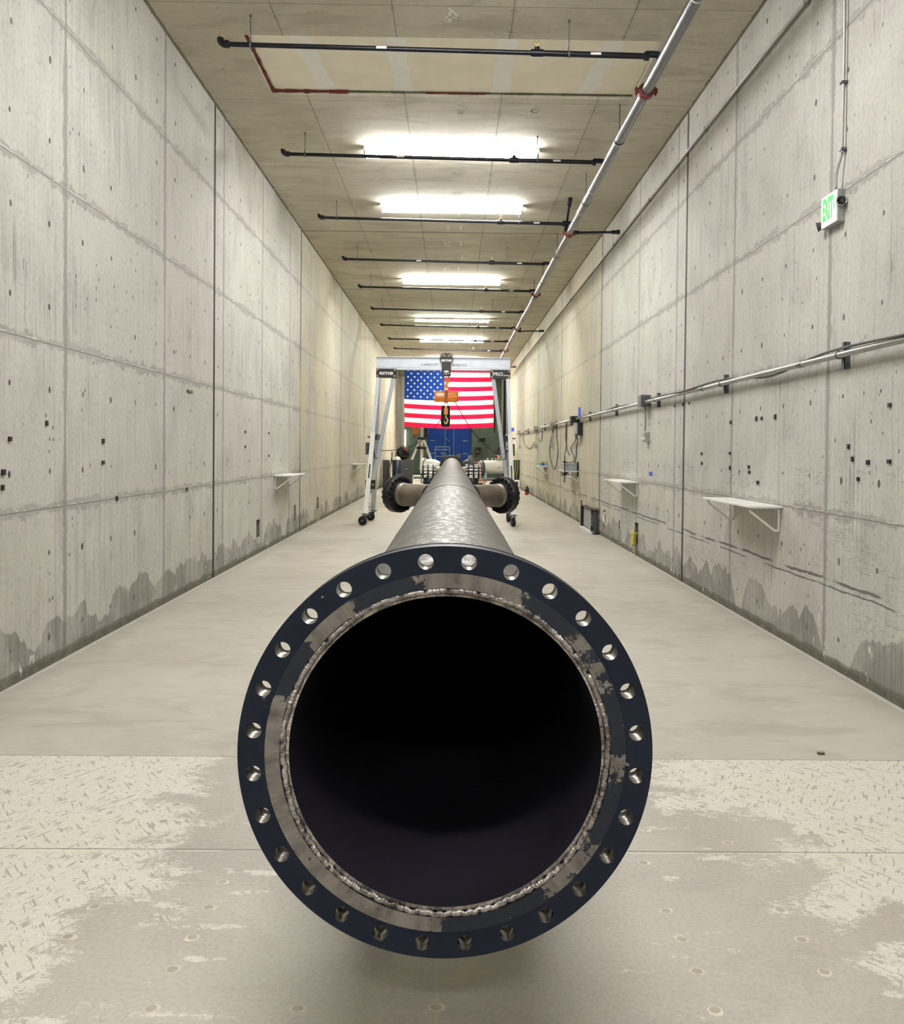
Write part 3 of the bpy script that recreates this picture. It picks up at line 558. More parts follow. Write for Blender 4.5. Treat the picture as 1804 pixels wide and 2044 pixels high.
# tee branches with bolted blind flanges
TY = 13.95
for sx in (-1, 1):
    U = Vector((sx*.72, .694, 0)).normalized(); P = Vector((AX, TY, AZ)); at = lambda d: P+U*d; ex_, ey_, _ = MB.frame(U)
    obj('branch_pipe', MB().cyl(at(.45), at(1.06), .178, n=48), M['branch'], pl)
    obj('neck_weld', MB().lathe(at(.985), U, [(.178,0),(.184,.008),(.184,.016),(.179,.022),(.179,.034),(.185,.04),(.188,.05)], 48), M['ground_weld'], pl)
    o1 = obj('neck_flange', MB().lathe(at(1.10), U, [(.180,-.07),(.205,-.015),(.215,0),(.292,0,0,False),(.292,.055,0,False),(.18,.055)], 64), M['black'], pl)
    o2 = obj('blind_flange', MB().lathe(at(1.164), U, [(0,0),(.292,0,0,False),(.292,.058,0,False),(0,.058)], 64), M['black'], pl)
    for j in range(20):
        a = 2*PI*(j+.5)/20; q = lambda d: at(d)+(ex_*math.cos(a)+ey_*math.sin(a))*.2575
        mb = MB().cyl(q(1.045), q(1.256), .0165, n=8); mb.cyl(q(1.062), q(1.10), .029, n=6); mb.cyl(q(1.222), q(1.248), .029, n=6)
        obj('stud_bolt', mb, M['soft_black'], o2)
    if sx < 0: obj('lifting_tab', MB().cbox(at(1.16)+Vector((0, 0, .305)), (.1, .06, .035)), M['strut'], pl)

# far end of the pipe: end flange with studs
o = obj('end_flange', MB().lathe((AX, PE-.09, AZ), (0,1,0), [(.381,0),(.46,0),(.49,.01,0,False),(.49,.09,0,False),(.30,.09)], 64), M['black'], pl)
o2 = obj('mating_flange', MB().lathe((AX, PE+.03, AZ), (0,1,0), [(.3,0),(.49,0,0,False),(.49,.09,0,False),(0,.09)], 64), M['black'], pl)
for j in range(28):
    a = 2*PI*(j+.5)/28; x, z = AX+.452*math.cos(a), AZ+.452*math.sin(a); mb = MB().cyl((x, PE-.2, z), (x, PE+.2, z), .02, n=8); mb.cyl((x, PE-.14, z), (x, PE-.09, z), .034, n=6); mb.cyl((x, PE+.12, z), (x, PE+.17, z), .034, n=6); obj('stud_bolt', mb, M['dark_grey'], o2)
for sx in (-1, 1): obj('lifting_lug', MB().prism([(-.12,0),(.12,0),(.13,.13),(.02,.16),(-.10,.05)] if sx > 0 else [(-.12,0),(.12,0),(.10,.05),(-.02,.16),(-.13,.13)], (AX+sx*.24, PE+.06, AZ+.41), (1,0,0), (0,0,1), .03), M['dark_grey'], pl)
# valve branches either side, near the far end: short nozzles with paired flanges and bright studs
def nozzle(sx, y, x0, R):
    obj('nozzle', MB().cyl((AX+sx*.3, y, AZ-.06), (AX+sx*(x0+.06), y, AZ-.06), R*.6, n=28), M['branch'], pl)
    o = None
    for d in (x0, x0+.18, x0+.36): o = obj('nozzle_flange', MB().lathe((AX+sx*d, y, AZ-.06), (sx,0,0), [(0,0),(R,0,0,False),(R,.055,0,False),(0,.055)], 40), M['black'], pl)
    for j in range(12):
        a = 2*PI*(j+.5)/12; yy, zz_ = y+R*.86*math.cos(a), AZ-.06+R*.86*math.sin(a); obj('stud_bolt', MB().cyl((AX+sx*(x0-.06), yy, zz_), (AX+sx*(x0+.48), yy, zz_), .021, n=8), M['chrome'], o)
    return o
nozzle(-1, 33.0, .62, .27); nozzle(1, 33.0, .58, .27)
obj('valve_yoke', MB().cyl((AX+.70, 33, AZ+.2), (AX+.70, 33, AZ+.36), .12, n=20).cbox((AX+.66, 33, AZ+.42), (.16, .16, .2)), M['galv'], pl)
for sx, x in ((-1, .80), (1, .76)):                       # floor pedestal under each nozzle
    o = obj('valve_pedestal', MB().lathe((AX+sx*x, 33, 0), (0,0,1), [(0,0),(.2,0),(.2,.04),(.13,.06),(.15,.3),(.22,.42),(.2,.6),(0,.6)], 24), M['navy'] if sx < 0 else M['black'], pl)
GS = 'pipe stands under the pipeline'
for y, lb in ((6.2, 'black steel pipe stand under the pipe, nearest the open flange'), (17.3, 'black steel pipe stand under the pipe beyond the tee'), (28.0, 'black steel pipe stand under the far part of the pipe')):
    r = thing('pipe_stand', lb, 'stand', (AX, y, 0), GS)
    obj('base', MB().box((AX-.3, y-.18, 0), (AX+.3, y+.18, .02)), M['black'], r); obj('post', MB().cyl((AX, y, .02), (AX, y, .42), .05, n=16), M['black'], r)
    mb = MB()
    mb.tube([(AX+.389*math.sin(t), y, AZ-.389*math.cos(t)) for t in [(-.8+1.6*i/16) for i in range(17)]], .008, 6); mb.cyl((AX, y, .40), (AX, y, .506), .035, n=12); obj('saddle', mb, M['black'], r)

# ------------------------------------------------------------------ gantry crane with hoist
GY = 20.2
ga = thing('gantry_crane', 'white aluminium gantry crane on castors straddling the pipe before the flag', 'crane', (-.2, GY, 0))
bx0, bx1, bz0, bz1 = -1.655, 1.25, 3.336, 3.618
mb = MB().box((bx0, GY-.018, bz0), (bx1, GY+.018, bz1)); mb.box((bx0, GY-.075, bz1-.016), (bx1, GY+.075, bz1)); mb.box((bx0, GY-.075, bz0), (bx1, GY+.075, bz0+.016))
for z in (bz1-.05, bz0+.05): mb.box((bx0, GY-.026, z-.006), (bx1, GY+.026, z+.006))
beam = obj('beam', mb, M['alu'], ga, bevel=.003)
text('capacity_lettering', 'CAPACITY 11000 LB', M['ink'], beam, (-.69, GY-.02, 3.43), (1,0,0), (0,0,1), .075, .001, .006, w=.72, align='LEFT')
text('capacity_lettering', '5000 KG', M['ink'], beam, (.022, GY-.02, 3.428), (1,0,0), (0,0,1), .075, .001, .006, w=.285, align='LEFT')
def side(xo, xi, sgn, word, tail):                         # one A-frame: outer and inner top, direction outward
    x0, x1 = min(xo, xi), max(xo, xi)
    hp = obj('head_plate', MB().box((x0, GY-.10, 3.165), (x1, GY-.085, 3.355)), M['black'], ga, bevel=.004); obj('head_plate', MB().box((x0, GY+.085, 3.165), (x1, GY+.1, 3.355)), M['black'], ga, bevel=.004)
    obj('head_block', MB().box((x0+.03, GY-.085, 3.175), (x1-.03, GY+.085, 3.335)), M['alu_grey'], ga)
    t = text('plate_lettering', word, M['white_paint'], hp, ((x0+x1)/2-(0 if not tail else .055), GY-.1, 3.225), (1,0,0), (0,0,1), .125 if not tail else .105, .001, .025, w=.30 if not tail else .22)
    if tail: obj('plate_lettering_bar', MB().box((x1-.15, GY-.102, 3.225), (x1-.02, GY-.1, 3.24)), M['white_paint'], hp)
    for x in (x0+.03, x1-.03):
        for z in (3.195, 3.325): obj('plate_bolt', MB().cyl((x, GY-.112, z), (x, GY-.1, z), .016, n=10), M['brass'], hp)
    bxo = xo-.16 if sgn < 0 else xo+.06
    for yy, xo2, xb, dark in ((19.62, xo, bxo, 0), (20.86, xo, bxo+(.06 if sgn < 0 else -.02), 1)):
        top = Vector((xo-sgn*.05, GY+(-.05 if yy < GY else .05), 3.2)); bot = Vector((xb, yy, .24)); dv = bot-top; mid = top+dv*.49
        leg = obj('leg', MB().bar(top+dv*.42, bot, .098, .098, (0,1,0)), M['white_paint'] if not dark else M['alu_grey'], ga, bevel=.006)
        obj('inner_leg_tube', MB().bar(top, top+dv*.47, .075, .075, (0,1,0)), M['alu_grey'], leg)
        obj('locking_pin', MB().cyl(top+dv*.45+Vector((-.11,0,0)), top+dv*.45+Vector((.11,0,0)), .014, n=8).cbox(top+dv*.45+Vector((sgn*-.075,.02,0)), (.05,.06,.13)), M['black'], leg)
        if not dark: obj('scale_decal', MB().bar(top+dv*.645, top+dv*.745, .034, .003, (0,1,0)), M['dark_grey'], leg, (0,0,0)).location += Vector((0, -.051, 0)) if False else Vector((0,-.053,0))
        c = Vector((xb-sgn*-.0, yy, 0)); ca = obj('castor', MB().box((xb-.085, yy-.085, .225), (xb+.085, yy+.085, .245)).cyl((xb, yy, .2), (xb, yy, .226), .055, n=16), M['galv'], ga)
        ox = -.055 if sgn < 0 else .0; oy = -.05
        a = Vector((xb+ox, yy+oy, .098)); wdir = Vector((.35, 1, 0)).normalized() if sgn < 0 else Vector((1, .35, 0)).normalized()
        obj('wheel', MB().lathe(a-wdir*.03, wdir, [(0,0),(.05,0),(.055,.006),(.075,.006),(.096,.008),(.098,.03),(.096,.052),(.075,.054),(.055,.054),(.05,.06),(0,.06)], 28), M['soft_black'], ca)
        obj('wheel_hub', MB().cyl(a-wdir*.036, a+wdir*.036, .028, n=14), M['galv'], ca)
        for s in (-1, 1): obj('fork', MB().bar(a+wdir*s*.042+Vector((0,0,-.01)), Vector((xb, yy, .215))+wdir*s*.042, .05, .008, wdir), M['galv'], ca)
    bm = Vector((bxo+.03, 20.24, .84)); obj('cross_bar', MB().bar((bxo+.02, 19.78, .84), (bxo+.05, 20.72, .84), .07, .07), M['alu_grey'], ga)
    obj('cross_bar', MB().bar((bxo+.0, 19.66, .36), (bxo+.05, 20.8, .36), .05, .05), M['alu_grey'], ga)
    p1 = Vector((xi+sgn*.06, GY, 3.2)); p0 = Vector((bxo-sgn*.10, GY, .88)); obj('knee_brace', MB().bar(p0, p1, .085, .06, (0,1,0)), M['alu_grey'], ga, bevel=.005)
    br = obj('brace_bracket', MB().cbox((bxo-sgn*.05, GY-.05, .84), (.22, .02, .2)), M['black'], ga); obj('bracket_bolt', MB().cyl((bxo-sgn*.11, GY-.07, .84), (bxo-sgn*.11, GY-.06, .84), .02, n=10), M['brass'], br)
    w = obj('leg_winch', MB().cbox((bxo-sgn*.02, 20.0, 1.62), (.12, .12, .26)), M['dark_grey'], ga); obj('winch_crank', MB().tube([(bxo-sgn*.02, 19.9, 1.62), (bxo-sgn*.14, 19.9, 1.62), (bxo-sgn*.16, 19.9, 1.42), (bxo-sgn*.22, 19.9, 1.42)], .014, 6), M['soft_black'], w); obj('winch_drum', MB().cyl((bxo-sgn*.06, 19.96, 1.62), (bxo-sgn*.15, 19.96, 1.62), .05, n=12), M['galv'], w)
side(bx0, bx0+.435, -1, 'eme', False); side(bx1, bx1-.43, 1, 'PRO', True)
obj('leg_sticker', MB().box((1.27, 19.84, 2.02), (1.33, 19.843, 2.1)), M['bulb_blue'], ga)
# trolley on the beam
tx = -.136
tr = thing('beam_trolley', 'black trolley plate with white lettering riding on the gantry beam', 'trolley', (tx, GY, 3.4))
ol = [(-.09,.285),(.09,.285),(.105,.265),(.14,.25),(.145,.125),(.10,.085),(.095,-.2),(-.095,-.2),(-.10,.085),(-.145,.125),(-.14,.25),(-.105,.265)]
pf = obj('front_plate', MB().prism([(p[0], p[1]) for p in ol], (tx, GY-.105, 3.415), (1,0,0), (0,0,1), .012), M['black'], tr)
obj('rear_plate', MB().prism(ol, (tx, GY+.117, 3.415), (1,0,0), (0,0,1), .012), M['black'], tr)
text('plate_lettering', 'eme', M['white_paint'], pf, (tx, GY-.12, 3.52), (1,0,0), (0,0,1), .095, .001, .04, w=.235)
for x, z in ((-.115,.225),(-.04,.225),(.04,.225),(.115,.225),(-.075,.25),(.075,.25),(0,-.165),(-.05,-.15),(.05,-.15)): obj('plate_bolt', MB().cyl((tx+x, GY-.13, 3.415+z), (tx+x, GY-.115, 3.415+z), .012, n=10), M['brass'], pf)
obj('white_decal', MB().box((tx-.045, GY-.1195, 3.285), (tx+.045, GY-.1185, 3.325)), M['white_paint'], pf)
for s in (-1, 1):
    for x in (-.08, .08): obj('trolley_wheel', MB().cyl((tx+x, GY+s*.03, bz1+.03), (tx+x, GY+s*.1, bz1+.03), .03, n=16), M['galv'], tr)
obj('spacer_bar', MB().cyl((tx, GY-.12, 3.25), (tx, GY+.12, 3.25), .018, n=10).cyl((tx-.03, GY-.1, 3.665), (tx-.03, GY+.1, 3.665), .01, n=8), M['galv'], tr)
obj('shackle', MB().tube([(tx+.05*math.cos(t), GY, 3.19+.06*math.sin(t)*(1.6 if math.sin(t) < 0 else 1)) for t in [2*PI*i/20 for i in range(20)]], .011, 8, 0, True), M['galv'], tr)
# chain hoist
ho = thing('chain_hoist', 'orange electric chain hoist with black chain bag hanging from the gantry trolley', 'hoist', (tx, GY, 3.1))
hz = 2.765
mb = MB(); mb.prism([(-.10,-.11),(.10,-.11),(.125,-.03),(.125,.08),(.09,.12),(-.09,.12),(-.125,.08),(-.125,-.03)], (tx-.255, GY, hz), (0,1,0), (0,0,1), .5); hb = obj('hoist_body', mb, M['orange'], ho, bevel=.012)
obj('rating_plate', MB().box((tx-.205, GY-.128, hz+.01), (tx-.045, GY-.1255, hz+.075)), M['white_paint'], hb)
obj('end_cap', MB().prism([(-.09,-.10),(.09,-.10),(.115,-.03),(.115,.08),(.08,.11),(-.08,.11),(-.115,.08),(-.115,-.03)], (tx+.245, GY, hz), (0,1,0), (0,0,1), .02), M['copper'], hb)
obj('centre_band', MB().box((tx-.035, GY-.14, hz-.13), (tx+.035, GY+.14, hz+.14)), M['copper'], hb, bevel=.01)
hk = MB().tube(bez([(tx, GY, 3.0), (tx, GY, 3.05), (tx+.05, GY, 3.09), (tx+.03, GY, 3.14), (tx-.03, GY, 3.13), (tx-.045, GY, 3.08)], 5), [.022]*21+[.02]*4+[.01]); hk.cbox((tx, GY, 2.97), (.09, .07, .12)); obj('top_hook', hk, M['orange'], ho, bevel=.004)
obj('hook_swivel', MB().cbox((tx, GY-.03, 2.9), (.07, .09, .09)).cyl((tx, GY-.08, 2.88), (tx, GY-.08, 2.62), .016, n=8), M['brass'], ho)
mb = MB()
for i in range(9): mb.torus((tx, GY-.09, 2.64-i*.03), (1,0,0) if i % 2 else (0,1,0), .016, .005, 10, 5)
obj('load_chain', mb, M['brass'], ho)
prof = [(0,-.02),(.07,-.015),(.095,.02),(.102,.12),(.10,.28),(.092,.44),(.08,.44),(.08,.30),(0,.30)]
mb = MB().lathe((tx-.01, GY+.0, 2.125), (0,0,1), prof, 24); cb = obj('chain_bag', mb, M['soft_black'], ho)
obj('bag_strap', MB().bar((tx-.06, GY, 2.55), (tx-.03, GY, 2.68), .012).bar((tx+.05, GY, 2.55), (tx+.02, GY, 2.68), .012), M['soft_black'], cb)
lh = obj('load_block', MB().cbox((tx, GY-.13, 2.44), (.085, .07, .13)).cbox((tx, GY-.13, 2.53), (.05, .05, .06)), M['orange'], ho, bevel=.008)
obj('load_hook', MB().tube(bez([(tx, GY-.135, 2.38), (tx, GY-.135, 2.31), (tx+.035, GY-.135, 2.26), (tx+.02, GY-.135, 2.19), (tx-.02, GY-.135, 2.19), (tx-.035, GY-.135, 2.24)], 5), [.016]*6+[.02]*14+[.012]*6), M['brass'], lh)
GC = 'power cables looping down from the hoist'
tag(obj('power_cable', MB().tube(bez([(-.2, GY-.08, 2.33), (-.45, GY-.06, 2.0), (-.8, GY-.04, 1.72), (-1.2, GY-.03, 1.6), (-1.62, GY-.02, 1.58)], 10), .009, 6), M['soft_black']), 'black cable sagging from the chain bag to the left gantry leg', 'cable', GC)
tag(obj('power_cable', MB().tube(bez([(.06, GY+.0, 2.66), (.25, GY-.02, 2.32), (.5, GY-.02, 1.95), (.8, GY-.02, 1.66), (1.0, GY-.02, 1.56), (1.26, GY-.02, 1.72)], 10), .009, 6), M['soft_black']), 'black cable sagging from the hoist to the right gantry leg', 'cable', GC)

# ------------------------------------------------------------------ flag
fx0, fx1, fz0, fz1, fY = -2.45, 2.10, 2.78, 5.80, 47.5
cols, rows = 96, 13*4; W = fx1-fx0; H = fz1-fz0
def cloth(u, v):                                           # u across, v from bottom; folds and a sagging lower edge
    z = fz0+v*H-(1-v)*.09*math.sin(PI*u)-.10*v*(1-v)*math.sin(PI*u)-.06*(u-.5)*(1-v)*0; x = fx0+u*W+.02*math.sin(v*9)*(1-v)
    y = fY+.035*math.sin(u*17+v*2)*(1.1-v)+.03*math.sin(u*7-v*5)+.02*math.sin(u*31)*(1-v)-.06*(1-v)*math.sin(PI*u); return Vector((x, y, z))
mb = MB(); b = mb.add([cloth(i/cols, j/rows) for j in range(rows+1) for i in range(cols+1)])
for j in range(rows):
    for i in range(cols):
        st = 12-j//4; blue = (i/cols < .445) and st < 7; mb.face([b+j*(cols+1)+i, b+j*(cols+1)+i+1, b+(j+1)*(cols+1)+i+1, b+(j+1)*(cols+1)+i], 2 if blue else (0 if st % 2 == 0 else 1), True)
for r in range(9):
    for c in range(6 if r % 2 == 0 else 5):
        u0 = .445*((c+.5)/6 if r % 2 == 0 else (c+1)/6); v0 = 1-(7/13)*(r+.9)/9.8; rad = .062
        pts = []
        for k in range(10): a = PI/2+k*PI/5; rr = rad*(1 if k % 2 == 0 else .4); p = cloth(u0+rr*math.cos(a)/W, v0+rr*math.sin(a)/H); pts.append(p+Vector((0,-.012,0)))
        cpt = cloth(u0, v0)+Vector((0,-.012,0)); i0 = mb.add([cpt]+pts)
        for k in range(10): mb.face((i0, i0+1+(k+1) % 10, i0+1+k), 1)
fg = thing('flag', 'large American flag hung flat across the far end above the blue doors', 'flag', (-.18, fY, fz1))
obj('cloth', mb, [M['flag_red'], M['flag_white'], M['flag_blue']], fg)
for u in (.03, .25, .5, .75, .97): p = cloth(u, 1); obj('hanging_cord', MB().cyl(p, (p.x, p.y, HC), .006, n=6), M['soft_black'], fg)

# ------------------------------------------------------------------ far end: doors, slots, conduits
def leaf(name, x0, x1, hinge):
    d = struct(name, MB().box((x0, YF-.07, .02), (x1, YF, 3.4)), M['blue'])
    for z in (.55, 1.38, 2.14, 2.9): obj('hinge_strap', MB().box((hinge if hinge < 0 else hinge-.28, YF-.085, z-.025), (hinge+.28 if hinge < 0 else hinge, YF-.07, z+.025)), M['pale_blue'], d)
    return d
d1 = leaf('door_1', -1.44, -.16, -1.28); d2 = leaf('door_2', -.15, 1.14, .92)
obj('lock_rod', MB().cyl((-.40, YF-.1, 1.2), (-.40, YF-.1, 3.3), .018, n=8).cbox((-.40, YF-.09, 1.6), (.08, .04, .1)), M['pale_blue'], d1)
obj('door_handle', MB().cyl((-.40, YF-.11, 2.3), (-.15, YF-.11, 2.1), .016, n=8), M['pale_blue'], d1)
obj('lock_rod', MB().cyl((.10, YF-.1, .9), (.10, YF-.1, 3.3), .018, n=8), M['pale_blue'], d2)
tag(obj('wall_vent', MB().box((1.6, YF-.03, 2.12), (1.95, YF, 2.3)).box((1.57, YF-.035, 2.09), (1.98, YF-.02, 2.12)), M['black']), 'small black vent on the far wall, right of the blue doors', 'vent')
hw = thing('hatch', 'square framed hatch on the far wall below the black vent', 'hatch', (1.5, YF, 1.5))
fm = MB()
for lo, hi in (((1.27, YF-.05, 1.72), (1.75, YF, 1.78)), ((1.27, YF-.05, 1.3), (1.75, YF, 1.36)), ((1.27, YF-.05, 1.36), (1.33, YF, 1.72)), ((1.69, YF-.05, 1.36), (1.75, YF, 1.72))): fm.box(lo, hi)
obj('hatch_frame', fm, M['rail_wood'], hw); obj('hatch_pane', MB().box((1.33, YF-.02, 1.36), (1.69, YF-.005, 1.72)), M['green_dark'], hw); obj('hatch_knob', MB().sphere((1.5, YF-.05, 1.52), .05, 10), M['grey_box'], hw)
bt = thing('tube_lamp', 'upright lit white tube lamp at the left edge of the far wall', 'light', (-2.73, YF-.05, 2.2))
obj('lamp_tube', MB().cyl((-2.73, YF-.06, 1.85), (-2.73, YF-.06, 2.72), .03, n=12), M['led'], bt); obj('lamp_base', MB().box((-2.77, YF-.045, 1.8), (-2.69, YF, 2.77)), M['white_paint'], bt)
GV = 'upright conduits at the far end of the right wall'
for y, lb in ((49.3, 'dark upright conduit at far end of the right wall, nearer of two'), (50.4, 'dark upright conduit at far end of the right wall, farther of two')): tag(obj('upright_conduit', MB().cyl((WR-.06, y, 0), (WR-.06, y, 5.4), .05, n=10).cbox((WR-.05, y, 2.5), (.1, .1, .05)), M['soft_black']), lb, 'conduit', GV)
tag(obj('dark_track', MB().box((2.17, 48.0, 2.5), (2.24, 48.08, HC-.002)), M['soft_black']), 'dark vertical track beside the right edge of the flag', 'track')
wlp = thing('wall_lamp', 'small glowing lamp on the right wall seen between the right gantry legs', 'light', (WR, 45.5, 3.5))
obj('lamp_bracket', MB().box((WR-.08, 45.45, 3.45), (WR, 45.55, 3.62)), M['white_paint'], wlp); obj('lamp_bulb', MB().sphere((WR-.13, 45.5, 3.5), .055, 12), M['lamp_warm'], wlp)

# ------------------------------------------------------------------ far end: equipment
# tripod jib crane
ty_, tx_ = 49.8, -1.62
tc = thing('tripod_hoist_stand', 'white mast on three splayed legs left of the blue doors, its top behind the flag', 'hoist stand', (tx_, ty_, 0))
obj('mast', MB().cyl((tx_, ty_, .35), (tx_, ty_, 2.95), .085, n=16), M['white_paint'], tc)
for a in (200, 340, 90): ca, sa = math.cos(math.radians(a)), math.sin(math.radians(a)); obj('leg', MB().bar((tx_+.1*ca, ty_+.1*sa, 2.15), (tx_+.98*ca, ty_+.98*sa, .03), .12, .1), M['white_paint'], tc); obj('foot_pad', MB().cyl((tx_+.98*ca, ty_+.98*sa, 0), (tx_+.98*ca, ty_+.98*sa, .035), .12, n=12), M['soft_black'], tc)
for z, r in ((2.18, .2), (1.68, .32)): obj('collar', MB().lathe((tx_, ty_, z), (0,0,1), [(.085,-.05),(r,-.05),(r,.06),(.085,.06)], 20), M['soft_black'], tc)
obj('counterweight', MB().cyl((tx_+.2, ty_-.02, 2.25), (tx_+.2, ty_-.02, 2.75), .07, n=12), M['soft_black'], tc)
och = thing('lever_hoist', 'orange chain blocks and hook hanging from the white tripod mast below the flag', 'hoist', (tx_-.25, ty_-.15, 2.8))
obj('sheave', MB().cyl((tx_-.34, ty_-.2, 2.58), (tx_-.34, ty_-.1, 2.58), .16, n=20), M['orange'], och); obj('sheave', MB().cyl((tx_+.17, ty_-.2, 2.95), (tx_+.17, ty_-.1, 2.95), .15, n=20), M['orange'], och)
obj('hook', MB().torus((tx_-.38, ty_-.15, 2.32), (0,1,0), .075, .03, 16, 8), M['copper'], och); obj('chain', MB().tube([(tx_-.44, ty_-.15, 2.66), (tx_-.3, ty_-.15, 3.06)], .025, 6).tube([(tx_-.2, ty_-.15, 2.6), (tx_-.12, ty_-.15, 3.06)], .02, 6).cbox((tx_-.24, ty_-.15, 3.08), (.28, .06, .1)).bar((tx_-.2, ty_-.15, 3.08), (tx_+.17, ty_-.15, 2.95), .05), M['orange'], och)
# left corner group
tag(obj('dark_board', MB().box((-2.88, 38.7, 0), (-2.60, 38.95, 1.15)), M['brown_board']), 'tall dark brown box standing against the left wall behind the gantry leg', 'box')
dr = thing('waste_drum', 'navy blue open drum beside the dark grey cabinet', 'drum', (-2.26, 38.6, 0))
obj('drum_shell', MB().lathe((-2.28, 38.6, 0), (0,0,1), [(0,0),(.18,0),(.19,.4),(.2,1.15),(.185,1.16),(.18,.9),(0,.9)], 28), M['navy'], dr); obj('white_sack', MB().sphere((-2.26, 38.6, 1.18), .14, 12, 0, (1, 1, .9)), M['white_paint'], dr)
cbn = thing('metal_cabinet', 'dark grey metal cabinet with black round reel on top, beyond the left tee', 'cabinet', (-1.93, 39.7, 0))
obj('body', MB().box((-2.19, 39.5, .03), (-1.68, 40.1, 1.17)), M['dark_grey'], cbn, bevel=.012); obj('door', MB().box((-2.17, 39.485, .06), (-1.70, 39.5, 1.15)), M['dark_grey'], cbn, bevel=.005); obj('handle', MB().box((-2.0, 39.47, .76), (-1.84, 39.485, .775)), M['silver_panel'], cbn); obj('plinth', MB().box((-2.17, 39.52, 0), (-1.7, 40.08, .03)), M['black'], cbn)
rl = thing('cable_reel', 'round black cable reel with red label on top of the dark grey cabinet', 'reel', (-2.05, 39.75, 1.17))
ad = Vector((.45, -.85, .25)).normalized(); rc = Vector((-2.08, 39.75, 1.46))
obj('drum', MB().cyl(rc-ad*.1, rc+ad*.1, .22, n=28), M['soft_black'], rl)
for s in (-1, 1): obj('flange', MB().lathe(rc+ad*s*.1, ad*s, [(0,.03),(.1,.045),(.24,.03),(.28,.0),(.24,-.01)], 28), M['black'], rl)
obj('red_label', MB().cbox(rc+ad*.145+Vector((.03, 0, .13)), (.13, .02, .09)), M['red'], rl); obj('stand', MB().bar((-2.15, 39.8, 1.17), (-2.1, 39.75, 1.3), .05).bar((-1.95, 39.8, 1.17), (-2.02, 39.75, 1.3), .05), M['soft_black'], rl)
obj('loose_cable', MB().tube(bez([(-2.3, 39.7, 1.5), (-2.38, 39.66, 1.42), (-2.42, 39.6, 1.3)], 6), .018, 6), M['soft_black'], rl)
tp = thing('survey_tripod', 'thin black folded tripod leaning by the left wall, left of the navy drum', 'tripod', (-2.5, 38.0, 0))
for dx, dy in ((-.22, 0), (.12, .12), (-.05, -.2)): obj('leg', MB().cyl((-2.5+dx, 38.0+dy, 0), (-2.45, 38.0, 1.32), .016, n=6), M['soft_black'], tp)
obj('tripod_head', MB().cyl((-2.45, 38, 1.3), (-2.45, 38, 1.5), .022, n=8), M['soft_black'], tp)
tag(obj('low_barrier', MB().box((-2.0, 47.0, .24), (-.6, 47.06, .3)).box((-2.0, 47.0, .05), (-.6, 47.06, .1)).box((-2.0, 47.0, 0), (-1.94, 47.06, .3)).box((-.66, 47, 0), (-.6, 47.06, .3)).box((-1.4, 47, 0), (-1.34, 47.06, .3)), M['white_paint']), 'low white steel rail on the floor before the far wall, right of the cabinet', 'rail')
# white vessel on the left with bolted head
vs = thing('white_vessel', 'white round-ended vessel with a bolted flange, left of the far pipe', 'vessel', (-.9, 41, 0))
vx = Vector((.93, -.36, 0)).normalized(); vo = Vector((-1.22, 41.1, .84))
obj('shell', MB().lathe(vo+vx*.06, vx, [(.30,0),(.34,.05),(.35,.2),(.33,.45),(.25,.65),(.13,.76),(0,.8)], 36), M['cream'], vs); vf = obj('bolted_flange', MB().lathe(vo, vx, [(0,-.06),(.385,-.06,0,False),(.385,.06,0,False),(.3,.06)], 36), M['cream'], vs)
x_, y_, _ = MB.frame(vx)
for j in range(24): a = 2*PI*j/24; p = vo+(x_*math.cos(a)+y_*math.sin(a))*.345; obj('flange_bolt', MB().cyl(p-vx*.1, p+vx*.1, .02, n=6), M['soft_black'], vf)
obj('support_frame', MB().bar((-1.33, 40.85, .12), (-1.33, 40.85, .56), .04).bar((-1.13, 40.8, .12), (-1.13, 40.8, .56), .04).bar((-1.33, 40.85, .14), (-1.13, 40.8, .14), .04).bar((-1.33, 40.85, .5), (-1.13, 40.8, .5), .04), M['soft_black'], vs); obj('screw_foot', MB().cyl((-1.23, 40.82, 0), (-1.23, 40.82, .14), .03, n=10).cyl((-1.23, 40.82, 0), (-1.23, 40.82, .02), .09, n=16), M['white_paint'], vs)
obj('rear_foot', MB().box((-.75, 40.75, 0), (-.6, 40.95, .5)), M['soft_black'], vs)
# silver-rimmed ring behind the right nozzle
rg = thing('silver_ring', 'large silver-rimmed wheel standing upright right of the far pipe end', 'wheel', (.72, 38.5, 0)); obj('rim', MB().torus((.72, 38.5, .82), (0,1,0), .36, .035, 40, 8), M['galv'], rg); obj('web', MB().cyl((.72, 38.52, .82), (.72, 38.56, .82), .345, n=36), M['dark_grey'], rg); obj('stand', MB().box((.56, 38.4, 0), (.88, 38.65, .47)), M['soft_black'], rg)
# white tank on the right with dark end
tk = thing('white_tank', 'white horizontal tank with round ends on a stand before the far right wall', 'tank', (1.95, 41, 0))
obj('shell', MB().lathe((1.33, 41, .86), (1,0,0), [(.24,-.04),(.285,.06),(.3,.16),(.3,1.15),(.285,1.28),(.2,1.38),(0,1.42)], 40), M['cream'], tk)
obj('dark_end', MB().lathe((1.36, 40.98, .78), (-1,-.25,0), [(0,.22),(.2,.22),(.33,.16),(.37,.08),(.37,-.02),(.24,-.02)], 36), M['dark_grey'], tk); obj('pink_cap', MB().lathe((1.16, 40.72, .92), (-.5,-1,0), [(.0,.08),(.12,.06),(.14,0),(0,0)], 20), M['pink'], tk)
obj('red_pipe', MB().cyl((1.22, 40.6, .3), (1.25, 40.65, .75), .06, n=12), M['copper'], tk); obj('name_plate', MB().box((2.0, 40.69, .84), (2.16, 40.702, .88)), M['grey_box'], tk)
for x in (1.5, 2.45): obj('saddle', MB().box((x-.05, 40.75, .3), (x+.05, 41.25, .62)), M['pale_blue'], tk)
